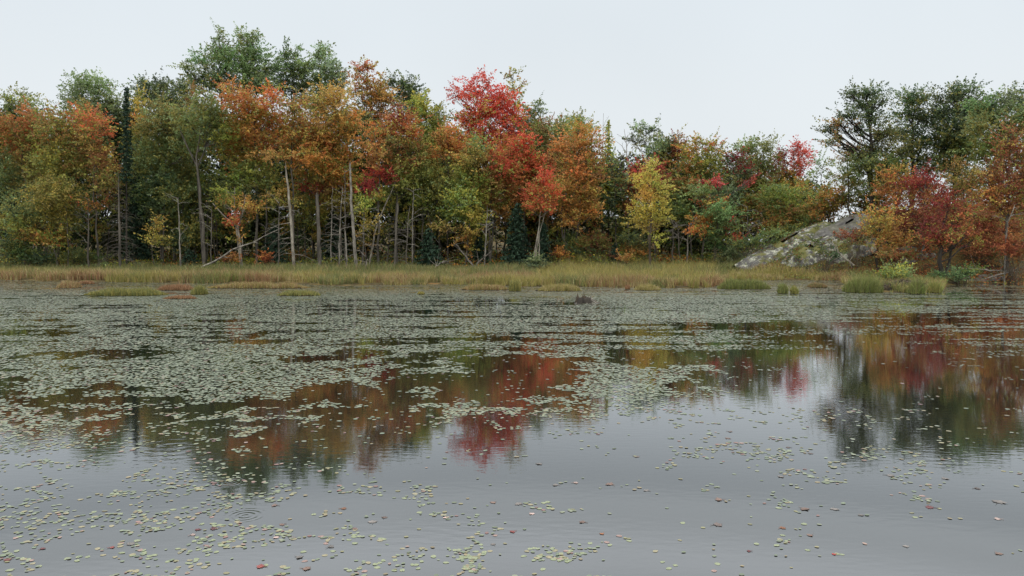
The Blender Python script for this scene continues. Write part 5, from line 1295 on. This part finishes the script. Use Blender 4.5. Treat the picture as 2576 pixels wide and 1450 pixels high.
# ------------------------------------------------------------------ fallen leaves on the water
def a4(x, y): return (x * .3418, 1069 + y * .3418)
def a5(x, y): return (817.5 + x * .3418, 1069 + y * .3418)
def a6(x, y): return (1635 + x * .3652, 1069 + y * .3652)
LV = []   # (frame point, colour, size m, upright?)
for x, y, c, s, u_ in [(250,272,'brown',.10,1),(1580,765,'dark red',.12,1),(1455,775,'dark red',.09,0),(820,905,'red',.08,1),(670,912,'dark brown',.09,1),(310,915,'dark red',.08,1),(205,950,'dark brown',.06,1),(60,995,'red',.10,0),
                       (970,875,'grey-brown',.13,0),(2025,595,'brown',.11,0),(2525,618,'orange-brown',.10,1),(2080,735,'brown',.09,1),(2150,835,'grey-brown',.10,0),(1925,1045,'red',.12,0),(2200,975,'grey-brown',.11,0),(2250,1060,'brown',.12,0),(2430,900,'grey-brown',.10,0),(1415,812,'pale pink',.09,0),(2030,830,'pale pink',.08,0)]:
    LV.append((a4(x, y), c, s, u_))
for x, y, c, s, u_ in [(437,685,'brown',.09,1),(350,718,'grey-brown',.13,0),(640,604,'dark brown',.07,1),(1240,572,'brown',.10,1),(1580,288,'grey-brown',.13,0),(2290,235,'dark brown',.12,1),(2100,440,'brown',.15,0),(1840,428,'pale pink',.10,0),(1525,360,'dark brown',.07,1),(1430,585,'grey-brown',.13,0),(890,683,'pale pink',.09,0),(1520,655,'pale pink',.09,0),(1900,718,'brown',.11,1),(2040,803,'orange-brown',.07,1),(1385,788,'red',.09,0),(1735,830,'dark brown',.09,1),(1665,857,'dark brown',.05,1),(1275,1003,'dark brown',.06,1),(1095,883,'dark brown',.05,1),(1240,882,'grey-brown',.07,0),(2370,485,'grey-brown',.11,0),(1700,445,'grey-brown',.11,0)]:
    LV.append((a5(x, y), c, s, u_))
for x, y, c, s, u_ in [(535,95,'brown',.12,0),(550,48,'dark brown',.11,0),(955,157,'dark brown',.10,1),(1105,200,'dark brown',.11,1),(480,517,'brown',.14,0),(905,358,'grey-brown',.12,0),(1060,580,'brown',.15,0),(1270,580,'grey-brown',.13,0),(1450,622,'grey-brown',.09,0),(460,690,'dark brown',.15,0),(910,712,'orange-brown',.10,1),(1935,570,'dark red',.15,1),(1650,350,'grey-brown',.16,0),(2030,372,'grey-brown',.13,0),(2250,440,'dark brown',.11,1),(2180,470,'dark brown',.07,1),(2400,535,'grey-brown',.20,0),(2400,650,'pale pink',.10,0),(2330,577,'dark brown',.08,0),(2465,632,'dark brown',.07,0),(1270,893,'bright red',.06,1),(685,872,'dark red',.06,1),(1105,762,'brown',.09,0),(2400,888,'brown',.10,0),(1765,840,'grey-brown',.08,0),(740,728,'dark brown',.05,1)]:
    LV.append((a6(x, y), c, s, u_))
LCOL = {'brown': (120, 94, 80), 'dark red': (98, 40, 40), 'red': (142, 66, 58), 'bright red': (168, 48, 42), 'dark brown': (100, 86, 78), 'grey-brown': (122, 114, 108), 'orange-brown': (146, 92, 54), 'pale pink': (176, 150, 140)}
LV = [q for q in LV if not (q[1] == 'dark brown' and q[2] < .10)]
LMAT = {}
for nm, c in LCOL.items():
    lo = tuple(int(v * .72) for v in c); hi = tuple(min(255, int(v * 1.18)) for v in c)
    LMAT[nm] = pad_material(nm.replace('-', '_').replace(' ', '_') + '_leaf', lo, hi)
MAPLE_OUT = [(0, 1.0), (.12, .72), (.34, .78), (.30, .50), (.62, .66), (.60, .50), (.98, .42), (.70, .22), (.82, -.02), (.50, -.06), (.56, -.40), (.26, -.30), (.05, -.42)]
def fallen_leaf(pt, colour, size, up, k, label, group):
    g = np.random.default_rng(600 + k)
    c = wpt(*pt)
    o2 = MAPLE_OUT + [(-x, y) for x, y in MAPLE_OUT[::-1][:-1]]
    P2 = np.array(o2) * [1, 1] * g.uniform(.92, 1.08, (len(o2), 2))
    cen = np.array([[0, .05]])
    allp = np.concatenate([cen, P2 * .5, P2])
    size *= .74; curl = g.uniform(.0, .05) if up else g.uniform(.05, .16)
    a = g.uniform(0, 6.28); ax = np.array([math.cos(a), math.sin(a)])
    z = curl * (allp @ ax) ** 2 + (curl * .45 * (allp @ ax) if up else 0)
    z -= z.min(); z += .005
    n = len(o2)
    V = np.concatenate([allp, z[:, None]], 1) * size * .55
    V[:, 2] += g.normal(size=len(V)) * size * .012
    mb = MB()
    mb.add(V, [[0, 1 + q, 1 + (q + 1) % n] for q in range(n)])
    mb.add(V, [[1 + q, 1 + n + q, 1 + n + (q + 1) % n, 1 + (q + 1) % n] for q in range(n)])
    st = np.array([[0, -.4, 0], [.05, -.8, .03], [.02, -1.15, .10]]) * size * .55; st[:, 2] += V[:, 2].min() + .002
    tube(mb, st, np.array([.0022, .002, .0015]), 4)
    o = mb.build('fallen_leaf', LMAT[colour]); o.location = (c[0], c[1], .003)
    o.rotation_euler = (0, 0, g.uniform(0, 6.28))
    so = o.modifiers.new('thickness', 'SOLIDIFY'); so.thickness = .0006
    tag(o, label, 'fallen leaf', group)
cells = {}
for k, (pt, c, s, u_) in enumerate(LV):
    hx = ['far left', 'left', 'centre', 'right', 'far right'][min(4, int(pt[0] / 516))]
    hy = 'farther out' if pt[1] < 1200 else ('mid-way out' if pt[1] < 1320 else 'near bottom edge')
    cells.setdefault((c, 0, hx, hy), []).append((pt[0], k))
for (c, u_, hx, hy), lst in cells.items():
    lst.sort()
    for r, (_, k) in enumerate(lst):
        ordn = '' if len(lst) == 1 else (['left of two, ', 'right of two, '][r] if len(lst) == 2 else ['leftmost of several, ', 'second from left, ', 'third from left, ', 'fourth from left, ', 'fifth from left, ', 'sixth from left, ', 'seventh from left, '][min(r, 6)])
        lab = '%s %s leaf, %s%s, %s' % (c, 'curled' if u_ else 'flat', ordn, {'far left': 'at the far left', 'left': 'left of centre', 'centre': 'in the centre', 'right': 'right of centre', 'far right': 'at the far right'}[hx], hy)
        pt, c2, s, uu = LV[k]
        fallen_leaf(pt, c2, s, uu, k, lab, 'fallen leaves on the water')
